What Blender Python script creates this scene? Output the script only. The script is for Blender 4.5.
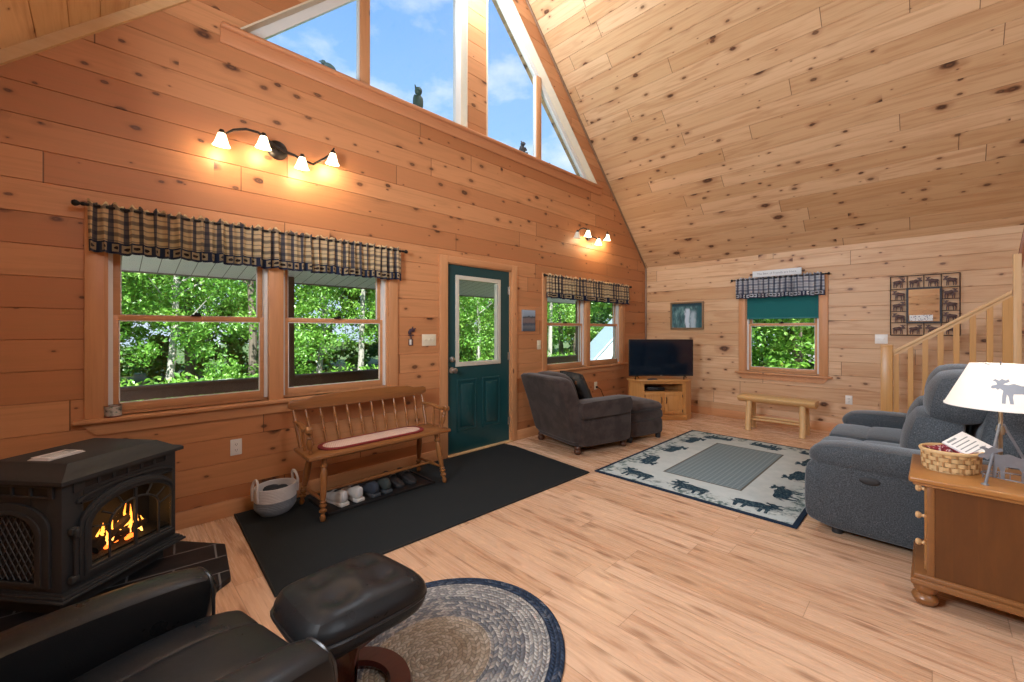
import bpy, bmesh, math, random
from mathutils import Vector, Matrix, noise
from mathutils.geometry import tessellate_polygon

for _o in list(bpy.data.objects):
    bpy.data.objects.remove(_o)
SC = bpy.context.scene
COL = SC.collection
R_ = math.radians
PI = math.pi
random.seed(7)

# ---------------------------------------------------------------- camera, sky, sun, lights, exposure
_c = bpy.data.cameras.new('camera')
CAM = bpy.data.objects.new('camera', _c)
COL.objects.link(CAM)
CAM.location = (0, -3.54, 1.33)
CAM.rotation_euler = (R_(90), 0, R_(-44.7))
_c.sensor_width = 36
_c.lens = 36 * 416 / 1024
_c.shift_y = -11 / 1024
_c.clip_start = .02
SC.camera = CAM
SC.view_settings.view_transform = 'Standard'
SC.view_settings.look = 'None'
SC.view_settings.gamma = 1
SC.view_settings.use_curve_mapping = False
SC.view_settings.exposure = 0.24


def make_world():
    w = bpy.data.worlds.new('sky')
    SC.world = w
    w.use_nodes = True
    nt = w.node_tree
    nt.nodes.clear()
    N = nt.nodes.new
    L = nt.links.new
    out = N('ShaderNodeOutputWorld')
    bg = N('ShaderNodeBackground')
    tc = N('ShaderNodeTexCoord')
    sep = N('ShaderNodeSeparateXYZ')
    L(tc.outputs['Generated'], sep.inputs[0])
    rmp = N('ShaderNodeValToRGB')
    L(sep.outputs['Z'], rmp.inputs[0])
    e = rmp.color_ramp.elements
    e[0].position = .0
    e[0].color = (.62, .76, .95, 1)
    e[1].position = .75
    e[1].color = (.13, .34, .84, 1)
    m = e.new(.38)
    m.color = (.33, .57, .95, 1)
    mp = N('ShaderNodeMapping')
    mp.inputs['Scale'].default_value = (2.6, 2.6, 5.2)
    mp.inputs['Location'].default_value = (.7, .2, .0)
    L(tc.outputs['Generated'], mp.inputs[0])
    ns = N('ShaderNodeTexNoise')
    ns.inputs['Scale'].default_value = 1.5
    ns.inputs['Detail'].default_value = 7
    ns.inputs['Roughness'].default_value = .55
    L(mp.outputs[0], ns.inputs['Vector'])
    cr = N('ShaderNodeValToRGB')
    L(ns.outputs[0], cr.inputs[0])
    cr.color_ramp.elements[0].position = .50
    cr.color_ramp.elements[1].position = .70
    mx = N('ShaderNodeMix')
    mx.data_type = 'RGBA'
    L(cr.outputs[0], mx.inputs[0])
    L(rmp.outputs[0], mx.inputs[6])
    mx.inputs[7].default_value = (.86, .90, .97, 1)
    L(mx.outputs[2], bg.inputs[0])
    bg.inputs[1].default_value = 1.12
    L(bg.outputs[0], out.inputs[0])


make_world()


def lamp(name, kind, loc, energy, color=(1, 1, 1), rot=(0, 0, 0), **kw):
    d = bpy.data.lights.new(name, kind)
    d.energy = energy
    d.color = color
    for k, v in kw.items():
        setattr(d, k, v)
    o = bpy.data.objects.new(name, d)
    o.location = loc
    o.rotation_euler = rot
    COL.objects.link(o)
    return o


def aim(o, t):
    o.rotation_euler = (Vector(t) - o.location).to_track_quat('-Z', 'Y').to_euler()


SUN = lamp('sun', 'SUN', (0, 0, 20), 11.0, (1, .96, .88), angle=R_(.6))
SUN.rotation_euler = Vector((.45, .72, -.95)).to_track_quat('-Z', 'Y').to_euler()
# added fill lights out of view; the room has no such fixtures
A1 = lamp('left_fill', 'AREA', (-.58, -2.0, 2.2), 150, (.80, .90, 1), shape='RECTANGLE', size=1.2, size_y=.7)  # added fill to brighten the right wall and ceiling
aim(A1, (5.2, -4.6, 4.0))
A2 = lamp('rear_fill', 'AREA', (1.1, -5.8, 4.0), 104, (.80, .90, 1), shape='RECTANGLE', size=2.4, size_y=1.6)  # added fill for the floor and front wall
aim(A2, (2.8, -2.4, .2))
A3 = lamp('ridge_fill', 'AREA', (2.7, -.30, 5.2), 58, (.80, .90, 1), shape='DISK', size=.36)  # added fill standing in for daylight from the gable windows
aim(A3, (5.6, -2.4, 2.4))


# ---------------------------------------------------------------- node helper and materials
class NT:
    def __init__(s, name):
        m = bpy.data.materials.new(name)
        m.use_nodes = True
        s.mat = m
        s.t = m.node_tree
        s.b = s.t.nodes['Principled BSDF']
        s.out = s.t.nodes['Material Output']
        s._tc = None

    def put(s, inp, v):
        if isinstance(v, bpy.types.NodeSocket):
            s.t.links.new(v, inp)
        else:
            if inp.type == 'RGBA' and hasattr(v, '__len__') and len(v) == 3:
                v = (*v, 1)
            inp.default_value = v

    def n(s, typ, props=None, **inp):
        nd = s.t.nodes.new('ShaderNode' + typ)
        for k, v in (props or {}).items():
            setattr(nd, k, v)
        for k, v in inp.items():
            k = int(k[1:]) if k[0] == '_' and k[1:].isdigit() else k.replace('_', ' ')
            s.put(nd.inputs[k], v)
        return nd

    def m(s, op, a, b=None, c=None):
        nd = s.t.nodes.new('ShaderNodeMath')
        nd.operation = op
        for i, v in enumerate((a, b, c)):
            if v is not None:
                s.put(nd.inputs[i], v)
        return nd.outputs[0]

    def step(s, x, lo, hi):          # smooth 0..1 between lo and hi
        nd = s.n('MapRange', {'interpolation_type': 'SMOOTHSTEP'}, _0=x, _1=lo, _2=hi)
        return nd.outputs[0]

    def ramp(s, f, stops, interp='LINEAR'):
        nd = s.t.nodes.new('ShaderNodeValToRGB')
        s.put(nd.inputs[0], f)
        cr = nd.color_ramp
        cr.interpolation = interp
        e = cr.elements
        while len(e) < len(stops):
            e.new(.5)
        for el, (p, c) in zip(e, stops):
            el.position = p
            el.color = (*c, 1) if len(c) == 3 else c
        return nd.outputs[0]

    def mix(s, f, a, b, blend='MIX'):
        nd = s.t.nodes.new('ShaderNodeMix')
        nd.data_type = 'RGBA'
        nd.blend_type = blend
        s.put(nd.inputs[0], f)
        s.put(nd.inputs[6], a)
        s.put(nd.inputs[7], b)
        return nd.outputs[2]

    def co(s, kind='Object'):
        if s._tc is None:
            s._tc = s.t.nodes.new('ShaderNodeTexCoord')
        return s._tc.outputs[kind]

    def xyz(s, v=None):
        nd = s.n('SeparateXYZ', _0=v if v is not None else s.co())
        return nd.outputs[0], nd.outputs[1], nd.outputs[2]

    def vec(s, x, y, z=0.0):
        return s.n('CombineXYZ', _0=x, _1=y, _2=z).outputs[0]

    def noise(s, v, scale=1.0, detail=3.0, rough=.5, dist=0.0):
        nd = s.n('TexNoise', Vector=v, Scale=scale, Detail=detail, Roughness=rough, Distortion=dist)
        return nd.outputs[0]

    def scale(s, v, k):
        nd = s.t.nodes.new('ShaderNodeVectorMath')
        nd.operation = 'MULTIPLY'
        s.put(nd.inputs[0], v)
        nd.inputs[1].default_value = k
        return nd.outputs[0]

    def bump(s, h, strength=.3, dist=.01):
        s.put(s.b.inputs['Normal'], s.n('Bump', Height=h, Strength=strength, Distance=dist).outputs[0])

    def set(s, **kw):
        for k, v in kw.items():
            s.put(s.b.inputs[k.replace('_', ' ')], v)
        return s.mat


MC = {}


def plain(name, col, rough=.5, metal=0.0, spec=.5, var=.12, scale=30.0, bump=0.0, coat=0.0, sheen=0.0):
    if name in MC:
        return MC[name]
    t = NT(name)
    nz = t.noise(t.co(), scale, 4)
    c = t.mix(nz, tuple(x * (1 - var) for x in col), tuple(min(1, x * (1 + var)) for x in col))
    t.set(Base_Color=c, Roughness=rough, Metallic=metal, Specular_IOR_Level=spec, Coat_Weight=coat, Sheen_Weight=sheen)
    if bump:
        t.bump(t.noise(t.co(), scale * 4, 4), bump, .004)
    MC[name] = t.mat
    return t.mat


def pine_boards(name, u, v, pitch, v0, length, vs=1.0, lo=(.46, .178, .070), hi=(.63, .295, .130), knots=1.0):
    """tongue and groove pine: board tone, grain, knots and the butt joints between boards"""
    t = NT(name)
    ax = dict(zip('xyz', t.xyz()))
    U, V = ax[u], t.m('MULTIPLY', ax[v], vs)
    rowf = t.m('DIVIDE', t.m('SUBTRACT', V, v0), pitch)
    row = t.m('FLOOR', rowf)
    r1 = t.n('TexWhiteNoise', {'noise_dimensions': '1D'}, W=row).outputs[0]
    ub = t.m('ADD', t.m('DIVIDE', U, length), t.m('MULTIPLY', r1, 9.7))
    brd = t.m('FLOOR', ub)
    wn = t.n('TexWhiteNoise', {'noise_dimensions': '2D'}, Vector=t.vec(row, brd))
    rnd = wn.outputs[0]
    off = t.m('MULTIPLY', rnd, 37.0)
    base = t.mix(rnd, lo, hi)
    g1 = t.noise(t.vec(t.m('MULTIPLY', U, 1.1), t.m('MULTIPLY', V, 16.0), off), 1.0, 4, .55, 1.2)
    g2 = t.noise(t.vec(t.m('MULTIPLY', U, 3.0), t.m('MULTIPLY', V, 110.0), off), 1.0, 3, .5)
    base = t.mix(t.step(g1, .42, .72), base, t.mix(.5, base, (.42, .19, .075)), 'MIX')
    base = t.mix(t.m('MULTIPLY', t.step(g2, .5, .8), .22), base, (.35, .15, .06))
    # knots: two sizes, each in its own stretched cell layout, shifted from row to row
    wob = t.m('MULTIPLY', t.m('SUBTRACT', t.noise(t.vec(t.m('MULTIPLY', U, 14.0), t.m('MULTIPLY', V, 22.0), row), 1.0, 2), .5), .11)
    col = base
    clus = t.step(t.noise(t.vec(t.m('MULTIPLY', U, .9), row, 3.0), 1.0, 2), .35, .62)
    for su, sv, rad, w in ((2.2 * knots, 3.9, .135, 1.0), (4.2 * knots, 7.5, .12, .85)):
        kv = t.vec(t.m('ADD', t.m('MULTIPLY', U, su), t.m('MULTIPLY', row, 5.37)), t.m('ADD', t.m('MULTIPLY', V, sv), t.m('MULTIPLY', row, 11.3)))
        vo = t.n('TexVoronoi', {'voronoi_dimensions': '2D'}, Vector=kv, Scale=1.0)
        cs = t.n('SeparateColor', _0=vo.outputs['Color'])
        gate = t.m('GREATER_THAN', cs.outputs[1], t.m('ADD', .30, t.m('MULTIPLY', clus, .52)))
        r = t.m('MULTIPLY', t.m('MULTIPLY', t.m('ADD', t.m('POWER', cs.outputs[0], 2.0), .28), rad), gate)
        d = t.m('ADD', vo.outputs['Distance'], wob)
        q = t.m('DIVIDE', d, t.m('ADD', r, .0005))
        halo = t.m('MULTIPLY', t.m('SUBTRACT', 1.0, t.step(q, .8, 2.6)), t.m('MULTIPLY', gate, .42 * w))
        core = t.m('MULTIPLY', t.m('SUBTRACT', 1.0, t.step(q, .62, 1.1)), t.m('MULTIPLY', gate, .9 * w))
        ring = t.step(t.m('SINE', t.m('MULTIPLY', q, 11.0)), -.6, .9)
        kc = t.mix(ring, (.045, .016, .010), (.13, .05, .022))
        col = t.mix(halo, col, (.30, .115, .045))
        col = t.mix(core, col, kc)
    fr = t.m('FRACT', ub)
    edge = t.m('MINIMUM', fr, t.m('SUBTRACT', 1.0, fr))
    joint = t.m('SUBTRACT', 1.0, t.step(edge, .0006, .0016))
    col = t.mix(t.m('MULTIPLY', joint, .8), col, (.10, .045, .02))
    t.set(Base_Color=col, Roughness=.42, Specular_IOR_Level=.35)
    t.bump(t.m('SUBTRACT', t.m('MULTIPLY', g2, .15), joint), .25, .003)
    MC[name] = t.mat
    return t.mat


def wood(name, axis, lo, hi, rough=.4, streak=(.25, .1, .04), sk=.35, fine=60.0, coat=0.0, knot=0.0):
    key = name + axis
    if key in MC:
        return MC[key]
    t = NT(key)
    x, y, z = t.xyz()
    a = {'x': (x, y, z), 'y': (y, x, z), 'z': (z, x, y)}[axis]
    rn = t.m('MULTIPLY', t.n('ObjectInfo').outputs['Random'], 40.0)
    vv = t.vec(t.m('ADD', t.m('MULTIPLY', a[0], 1.6), rn), t.m('MULTIPLY', a[1], fine * .35), t.m('MULTIPLY', a[2], fine * .35))
    vf = t.vec(t.m('ADD', t.m('MULTIPLY', a[0], 4.0), rn), t.m('MULTIPLY', a[1], fine * 2), t.m('MULTIPLY', a[2], fine * 2))
    g = t.noise(vv, 1.0, 4, .55, .8)
    f = t.noise(vf, 1.0, 2)
    c = t.mix(g, lo, hi)
    c = t.mix(t.m('MULTIPLY', t.step(f, .5, .8), sk), c, streak)
    if knot:
        vo = t.n('TexVoronoi', Vector=t.vec(t.m('ADD', t.m('MULTIPLY', a[0], 2.6), rn), t.m('MULTIPLY', a[1], 6.0), t.m('MULTIPLY', a[2], 6.0)), Scale=1.0)
        cs = t.n('SeparateColor', _0=vo.outputs['Color'])
        r = t.m('MULTIPLY', cs.outputs[0], .22 * knot)
        k = t.m('SUBTRACT', 1.0, t.step(t.m('DIVIDE', vo.outputs['Distance'], t.m('ADD', r, .001)), .6, 1.3))
        c = t.mix(t.m('MULTIPLY', k, .85), c, (.09, .03, .015))
    t.set(Base_Color=c, Roughness=rough, Specular_IOR_Level=.4, Coat_Weight=coat, Coat_Roughness=.2)
    t.bump(f, .06, .002)
    MC[key] = t.mat
    return t.mat


def pine(axis):
    return wood('trim_pine_', axis, (.50, .215, .088), (.67, .345, .16), .42, (.33, .15, .06), .25, 60, 0, .35)


def light_pine(axis):
    return wood('light_pine_', axis, (.60, .36, .16), (.72, .47, .24), .4, (.42, .2, .08), .25, 50)


def honey(axis):
    return wood('honey_oak_', axis, (.46, .20, .055), (.60, .30, .10), .33, (.25, .09, .025), .4, 70, .2)


def bench_wood(axis):
    return wood('bench_maple_', axis, (.20, .075, .022), (.33, .135, .042), .3, (.10, .035, .012), .45, 50, .3)


def stair_wood(axis):
    return wood('stair_oak_', axis, (.50, .25, .075), (.62, .34, .12), .35, (.3, .13, .035), .35, 60, .1)


def floor_mat():
    t = NT('laminate_floor')
    x, y, z = t.xyz()
    pitch, length = .165, 1.25
    row = t.m('FLOOR', t.m('DIVIDE', x, pitch))
    r1 = t.n('TexWhiteNoise', {'noise_dimensions': '1D'}, W=row).outputs[0]
    ub = t.m('ADD', t.m('DIVIDE', y, length), t.m('MULTIPLY', r1, 7.3))
    brd = t.m('FLOOR', ub)
    rnd = t.n('TexWhiteNoise', {'noise_dimensions': '2D'}, Vector=t.vec(row, brd)).outputs[0]
    off = t.m('MULTIPLY', rnd, 61.0)
    c = t.mix(rnd, (.62, .375, .225), (.75, .495, .325))
    g1 = t.noise(t.vec(t.m('MULTIPLY', x, 15.0), t.m('MULTIPLY', y, .9), off), 1.0, 5, .62, 1.6)
    c = t.mix(t.m('MULTIPLY', t.step(g1, .47, .70), .72), c, (.36, .165, .085))
    g2 = t.noise(t.vec(t.m('MULTIPLY', x, 90.0), t.m('MULTIPLY', y, 4.0), off), 1.0, 3)
    c = t.mix(t.m('MULTIPLY', t.step(g2, .5, .8), .22), c, (.36, .17, .08))
    g3 = t.noise(t.vec(t.m('MULTIPLY', x, 5.0), t.m('MULTIPLY', y, .9), off), 1.0, 2)
    c = t.mix(t.m('MULTIPLY', t.step(g3, .45, .75), .35), c, (.78, .52, .33))
    kv = t.n('TexVoronoi', {'voronoi_dimensions': '2D'}, Vector=t.vec(t.m('MULTIPLY', x, 5.5), t.m('ADD', t.m('MULTIPLY', y, 1.6), off)), Scale=1.0)
    kk = t.m('SUBTRACT', 1.0, t.step(kv.outputs['Distance'], .02, .16))
    c = t.mix(t.m('MULTIPLY', kk, .6), c, (.25, .11, .055))
    fx = t.m('FRACT', t.m('DIVIDE', x, pitch))
    ex = t.m('MULTIPLY', t.m('MINIMUM', fx, t.m('SUBTRACT', 1.0, fx)), pitch)
    fy = t.m('FRACT', ub)
    ey = t.m('MULTIPLY', t.m('MINIMUM', fy, t.m('SUBTRACT', 1.0, fy)), length)
    j = t.m('SUBTRACT', 1.0, t.step(t.m('MINIMUM', ex, ey), .0008, .0025))
    c = t.mix(t.m('MULTIPLY', j, .55), c, (.22, .10, .05))
    t.set(Base_Color=c, Roughness=t.m('ADD', .21, t.m('MULTIPLY', g2, .12)), Specular_IOR_Level=.5)
    t.bump(j, -.2, .002)
    return t.mat


def glass_mat():
    t = NT('window_glass')
    tr = t.n('BsdfTransparent', Color=(.96, .98, .97))
    gl = t.n('BsdfGlossy', Color=(1, 1, 1), Roughness=.02)
    fc = t.n('LayerWeight', Blend=.5).outputs['Facing']
    fr = t.m('ADD', .02, t.m('MULTIPLY', t.m('POWER', fc, 5.0), .5))
    mx = t.n('MixShader', _0=fr, _1=tr.outputs[0], _2=gl.outputs[0])
    t.t.links.new(mx.outputs[0], t.out.inputs[0])
    return t.mat


def emit(name, col, strength):
    if name in MC:
        return MC[name]
    t = NT(name)
    t.set(Base_Color=col, Emission_Color=col, Emission_Strength=strength, Roughness=.5)
    MC[name] = t.mat
    return t.mat


# ---------------------------------------------------------------- mesh builder
class B:
    def __init__(s):
        s.bm = bmesh.new()
        s.M = Matrix()

    def add(s, t, M=None):
        t.transform(s.M @ M if M is not None else s.M)
        me = bpy.data.meshes.new('tmp')
        t.to_mesh(me)
        t.free()
        s.bm.from_mesh(me)
        bpy.data.meshes.remove(me)
        return s

    def box(s, a, b, bev=0.0, seg=2, M=None):
        t = bmesh.new()
        bmesh.ops.create_cube(t, size=1)
        a, b = Vector(a), Vector(b)
        for v in t.verts:
            v.co = Vector((a[i] + (b[i] - a[i]) * (v.co[i] + .5) for i in range(3)))
        if bev:
            bmesh.ops.bevel(t, geom=t.edges[:], offset=bev, segments=seg, affect='EDGES', profile=.5)
        return s.add(t, M)

    def prism(s, poly, h, M=None, holes=(), bev=0.0):
        t = bmesh.new()
        loops = [list(poly)] + [list(x) for x in holes]
        tris = tessellate_polygon([[Vector((p[0], p[1], 0)) for p in l] for l in loops])
        flat = [p for l in loops for p in l]
        lo = [t.verts.new((p[0], p[1], 0)) for p in flat]
        hi = [t.verts.new((p[0], p[1], h)) for p in flat]
        for a, b, c in tris:
            try:
                t.faces.new((lo[a], lo[b], lo[c]))
                t.faces.new((hi[a], hi[b], hi[c]))
            except ValueError:
                pass
        k = 0
        for l in loops:
            n = len(l)
            for i in range(n):
                a, b = k + i, k + (i + 1) % n
                t.faces.new((lo[a], lo[b], hi[b], hi[a]))
            k += n
        bmesh.ops.recalc_face_normals(t, faces=t.faces[:])
        if not holes:
            bmesh.ops.dissolve_limit(t, angle_limit=.01, verts=t.verts[:], edges=t.edges[:])
        if bev:
            ed = [e for e in t.edges if len(e.link_faces) == 2 and e.calc_face_angle(0) > .5]
            bmesh.ops.bevel(t, geom=ed, offset=bev, segments=2, affect='EDGES', profile=.5)
        return s.add(t, M)

    def tube(s, path, r, n=10, closed=False, M=None, flat=1.0):
        t = bmesh.new()
        P = [Vector(p) for p in path]
        rs = r if hasattr(r, '__len__') else [r] * len(P)
        m = len(P)
        tang = []
        for i in range(m):
            if closed:
                d = P[(i + 1) % m] - P[i - 1]
            else:
                d = P[min(i + 1, m - 1)] - P[max(i - 1, 0)]
            tang.append(d.normalized())
        up = Vector((0, 0, 1)) if abs(tang[0].z) < .9 else Vector((1, 0, 0))
        nx = tang[0].cross(up).normalized()
        rings = []
        for i in range(m):
            nx = (nx - tang[i] * nx.dot(tang[i])).normalized()
            ny = tang[i].cross(nx)
            rings.append([t.verts.new(P[i] + (nx * math.cos(2 * PI * k / n) + ny * flat * math.sin(2 * PI * k / n)) * rs[i]) for k in range(n)])
        for i in range(m if closed else m - 1):
            a, b = rings[i], rings[(i + 1) % m]
            for k in range(n):
                t.faces.new((a[k], a[(k + 1) % n], b[(k + 1) % n], b[k]))
        if not closed:
            t.faces.new(rings[0][::-1])
            t.faces.new(rings[-1])
        bmesh.ops.recalc_face_normals(t, faces=t.faces[:])
        return s.add(t, M)

    def lathe(s, prof, n=20, M=None, cap=True):
        t = bmesh.new()
        rings = [[t.verts.new((r * math.cos(2 * PI * k / n), r * math.sin(2 * PI * k / n), z)) for k in range(n)] for r, z in prof]
        for a, b in zip(rings, rings[1:]):
            for k in range(n):
                t.faces.new((a[k], a[(k + 1) % n], b[(k + 1) % n], b[k]))
        if cap:
            t.faces.new(rings[0][::-1])
            t.faces.new(rings[-1])
        bmesh.ops.remove_doubles(t, verts=t.verts[:], dist=1e-6)
        bmesh.ops.recalc_face_normals(t, faces=t.faces[:])
        return s.add(t, M)

    def turned(s, p0, p1, prof, n=12):
        """a turned stick from p0 to p1; prof: (fraction along, radius)"""
        a, b = Vector(p0), Vector(p1)
        d = b - a
        M = Matrix.Translation(a) @ d.to_track_quat('Z', 'Y').to_matrix().to_4x4()
        return s.lathe([(r, f * d.length) for f, r in prof], n, M)

    def cushion(s, c, size, n=4.0, N=8, fn=None, M=None):
        t = bmesh.new()
        bmesh.ops.create_cube(t, size=2)
        bmesh.ops.subdivide_edges(t, edges=t.edges[:], cuts=N, use_grid_fill=True)
        e = n if hasattr(n, '__len__') else (n, n, n)
        for v in t.verts:
            p = v.co.copy()
            # bring grid points a bit towards the corners so edges stay round
            q = Vector([math.copysign(math.sin(abs(x) * PI / 2), x) for x in p])
            q = q if max(abs(x) for x in q) > 1e-9 else p
            k = sum(abs(q[i]) ** e[i] for i in range(3)) ** (-1 / max(e))
            q = q * k
            q = Vector([max(-1.0, min(1.0, x)) for x in q])
            r = Vector((q.x * size[0] / 2, q.y * size[1] / 2, q.z * size[2] / 2))
            if fn:
                r = fn(r, q)
            v.co = r + Vector(c)
        bmesh.ops.recalc_face_normals(t, faces=t.faces[:])
        return s.add(t, M)

    def grid(s, f, nu, nv, M=None, uv=None, close_u=False):
        t = bmesh.new()
        vs = [[t.verts.new(f(i / nu, j / nv)) for j in range(nv + 1)] for i in range(nu + 1)]
        ul = t.loops.layers.uv.new('UVMap') if uv else None
        for i in range(nu):
            for j in range(nv):
                fc = t.faces.new((vs[i][j], vs[i + 1][j], vs[i + 1][j + 1], vs[i][j + 1]))
                if uv:
                    for lp, (a, b) in zip(fc.loops, ((i, j), (i + 1, j), (i + 1, j + 1), (i, j + 1))):
                        lp[ul].uv = uv(a / nu, b / nv)
        if close_u:
            bmesh.ops.remove_doubles(t, verts=t.verts[:], dist=1e-6)
        return s.add(t, M)


def T(x=0, y=0, z=0, rz=0, rx=0, ry=0):
    return Matrix.Translation((x, y, z)) @ Matrix.Rotation(R_(rz), 4, 'Z') @ Matrix.Rotation(R_(ry), 4, 'Y') @ Matrix.Rotation(R_(rx), 4, 'X')


XZ = Matrix.Rotation(R_(90), 4, 'X')          # a shape drawn in x,y stands up in x,z and grows towards -y


def obj(name, b, mat, parent=None, loc=(0, 0, 0), rz=0, sharp=38, sub=0):
    bm = b.bm
    lim = R_(sharp)
    for f in bm.faces:
        f.smooth = True
    for e in bm.edges:
        if len(e.link_faces) == 2 and e.calc_face_angle(0) > lim:
            e.smooth = False
    me = bpy.data.meshes.new(name)
    bm.to_mesh(me)
    bm.free()
    for m in (mat if isinstance(mat, (list, tuple)) else [mat]):
        me.materials.append(m)
    o = bpy.data.objects.new(name, me)
    COL.objects.link(o)
    o.location = loc
    o.rotation_euler = (0, 0, R_(rz))
    if parent:
        o.parent = parent
    if sub:
        md = o.modifiers.new('smooth', 'SUBSURF')
        md.levels = md.render_levels = sub
    return o


def tag(o, label, cat, group=None, kind=None):
    o['label'] = label
    o['category'] = cat
    if group:
        o['group'] = group
    if kind:
        o['kind'] = kind
    return o


def thing(name, label, cat, loc=(0, 0, 0), rz=0, group=None):
    o = bpy.data.objects.new(name, None)
    o.empty_display_size = .1
    COL.objects.link(o)
    o.location = loc
    o.rotation_euler = (0, 0, R_(rz))
    return tag(o, label, cat, group)


def struct(name, b=None, mat=None, loc=(0, 0, 0), rz=0, label=None, cat=None):
    if b is None:
        o = bpy.data.objects.new(name, None)
        COL.objects.link(o)
        o.location = loc
        o.rotation_euler = (0, 0, R_(rz))
    else:
        o = obj(name, b, mat, None, loc, rz)
    o['kind'] = 'structure'
    if label:
        o['label'] = label
        o['category'] = cat
    return o


def copy_tree(o, parent=None, loc=None, rz=None, label=None):
    c = o.copy()
    COL.objects.link(c)
    if parent:
        c.parent = parent
    if loc is not None:
        c.location = loc
    if rz is not None:
        c.rotation_euler = (0, 0, R_(rz))
    if label:
        c['label'] = label
    for ch in list(o.children):
        copy_tree(ch, c)
    return c


def groove(bm, axis, out, start, pitch, lo, hi, w=.003, depth=.006, d=None):
    """cut V grooves square to `axis` into the flat mesh bm; `out` is the direction the groove sinks"""
    k = math.ceil((lo - start) / pitch)
    ax = Vector(axis)
    while start + k * pitch < hi:
        c = start + k * pitch
        for q in (c - w, c, c + w):
            bmesh.ops.bisect_plane(bm, geom=bm.verts[:] + bm.edges[:] + bm.faces[:], plane_co=ax * q, plane_no=ax, dist=1e-6)
        for v in bm.verts:
            if abs(v.co.dot(ax) - c) < 1e-5:
                v.co += Vector(out) * depth
        k += 1


def sheet(poly, holes=(), M=None):
    """a flat face with holes, in x,y, placed by M"""
    t = bmesh.new()
    loops = [list(poly)] + [list(h) for h in holes]
    tris = tessellate_polygon([[Vector((p[0], p[1], 0)) for p in l] for l in loops])
    vs = [t.verts.new((p[0], p[1], 0)) for l in loops for p in l]
    for tr in tris:
        t.faces.new([vs[i] for i in tr])
    bmesh.ops.recalc_face_normals(t, faces=t.faces[:])
    if M is not None:
        t.transform(M)
    return t

# ---------------------------------------------------------------- the room
XL, XR, XM = -.8, 6.8, 3.0
ZE, SL = 2.42, .985
ZR = ZE + SL * (XR - XM)
YB = -8.6
PITCH, V0 = .178, 1.275 - 7 * .178
TW = .15
PINE_FRONT = pine_boards('pine_boards_front', 'x', 'z', PITCH, V0, 2.9)
PINE_SIDE_LIT = pine_boards('pine_boards_side_lit', 'y', 'z', PITCH, V0, 2.6, 1.0, (.56, .335, .175), (.70, .47, .285))  # same pine as the front wall, daylight put into a paler colour
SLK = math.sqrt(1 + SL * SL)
PINE_CEIL_LIT = pine_boards('pine_boards_ceiling_lit', 'y', 'x', PITCH, 0.0, 2.7, SLK, (.56, .33, .16), (.71, .465, .265))  # same pine again, the lit look of the ceiling put into its colour
GLASS = glass_mat()
VINYL = plain('vinyl_track', (.72, .70, .66), .4, var=.03)
BLACKM = plain('black_metal', (.018, .017, .017), .45, .6)
CHROME = plain('brushed_nickel', (.62, .60, .57), .28, 1.0)
WHITEP = plain('white_plastic', (.80, .79, .75), .35, var=.03)
IVORY = plain('ivory_plastic', (.76, .68, .50), .35, var=.03)


def rect(x0, x1, z0, z1):
    return [(x0, z0), (x1, z0), (x1, z1), (x0, z1)]


GL = [(.70, 3.5), (2.82, 3.5), (2.82, 3.5 + .985 * 2.12)]
GR = [(5.31, 3.5), (3.10, 3.5 + .985 * 2.21), (3.10, 3.5)]
W1, W2, DR = (.02, 1.895, .80, 1.98), (4.13, 5.985, .80, 1.98), (2.555, 3.487, .0, 2.035)
HOLES = [rect(*W1), rect(*W2), rect(DR[0], DR[1], .002, DR[3]), GL, GR]
GABLE = [(XL, 0), (XR, 0), (XR, ZE), (XM, ZR), (XL, ZE)]


def wall(name, poly, holes, M, out, groove_hi, mat):
    b = B()
    t = sheet(poly, holes, M)
    n = t.faces[:][0].normal.copy()
    if n.dot(Vector(out)) > 0:
        bmesh.ops.reverse_faces(t, faces=t.faces[:])
    groove(t, (0, 0, 1), out, V0, PITCH, 0, groove_hi)
    b.add(t)
    t = sheet(poly, holes, Matrix.Translation(Vector(out) * TW) @ M)
    if t.faces[:][0].normal.dot(Vector(out)) < 0:
        bmesh.ops.reverse_faces(t, faces=t.faces[:])
    b.add(t)
    t = bmesh.new()
    for l in [poly] + list(holes):
        for i in range(len(l)):
            p, q = l[i], l[(i + 1) % len(l)]
            a, c = M @ Vector((p[0], p[1], 0)), M @ Vector((q[0], q[1], 0))
            o = Vector(out) * TW
            t.faces.new([t.verts.new(v) for v in (a, c, c + o, a + o)])
    b.add(t)
    return struct(name, b, mat)


wall('wall_front', GABLE, HOLES, XZ, (0, 1, 0), ZR, PINE_FRONT)
wall('wall_back', GABLE, [], Matrix.Translation((0, YB, 0)) @ XZ, (0, -1, 0), ZR, PINE_FRONT)
WE = (1.59, 2.49, .72, 1.98)            # eave window, along -y
MR = Matrix.Translation((XR, 0, 0)) @ Matrix.Rotation(R_(-90), 4, 'Z') @ XZ
wall('wall_right', rect(0, -YB, 0, ZE), [rect(*WE)], MR, (1, 0, 0), ZE, PINE_SIDE_LIT)
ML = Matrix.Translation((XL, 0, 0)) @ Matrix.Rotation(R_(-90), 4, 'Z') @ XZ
wall('wall_left', rect(0, -YB, 0, ZE), [], ML, (-1, 0, 0), ZE, PINE_SIDE_LIT)

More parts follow.
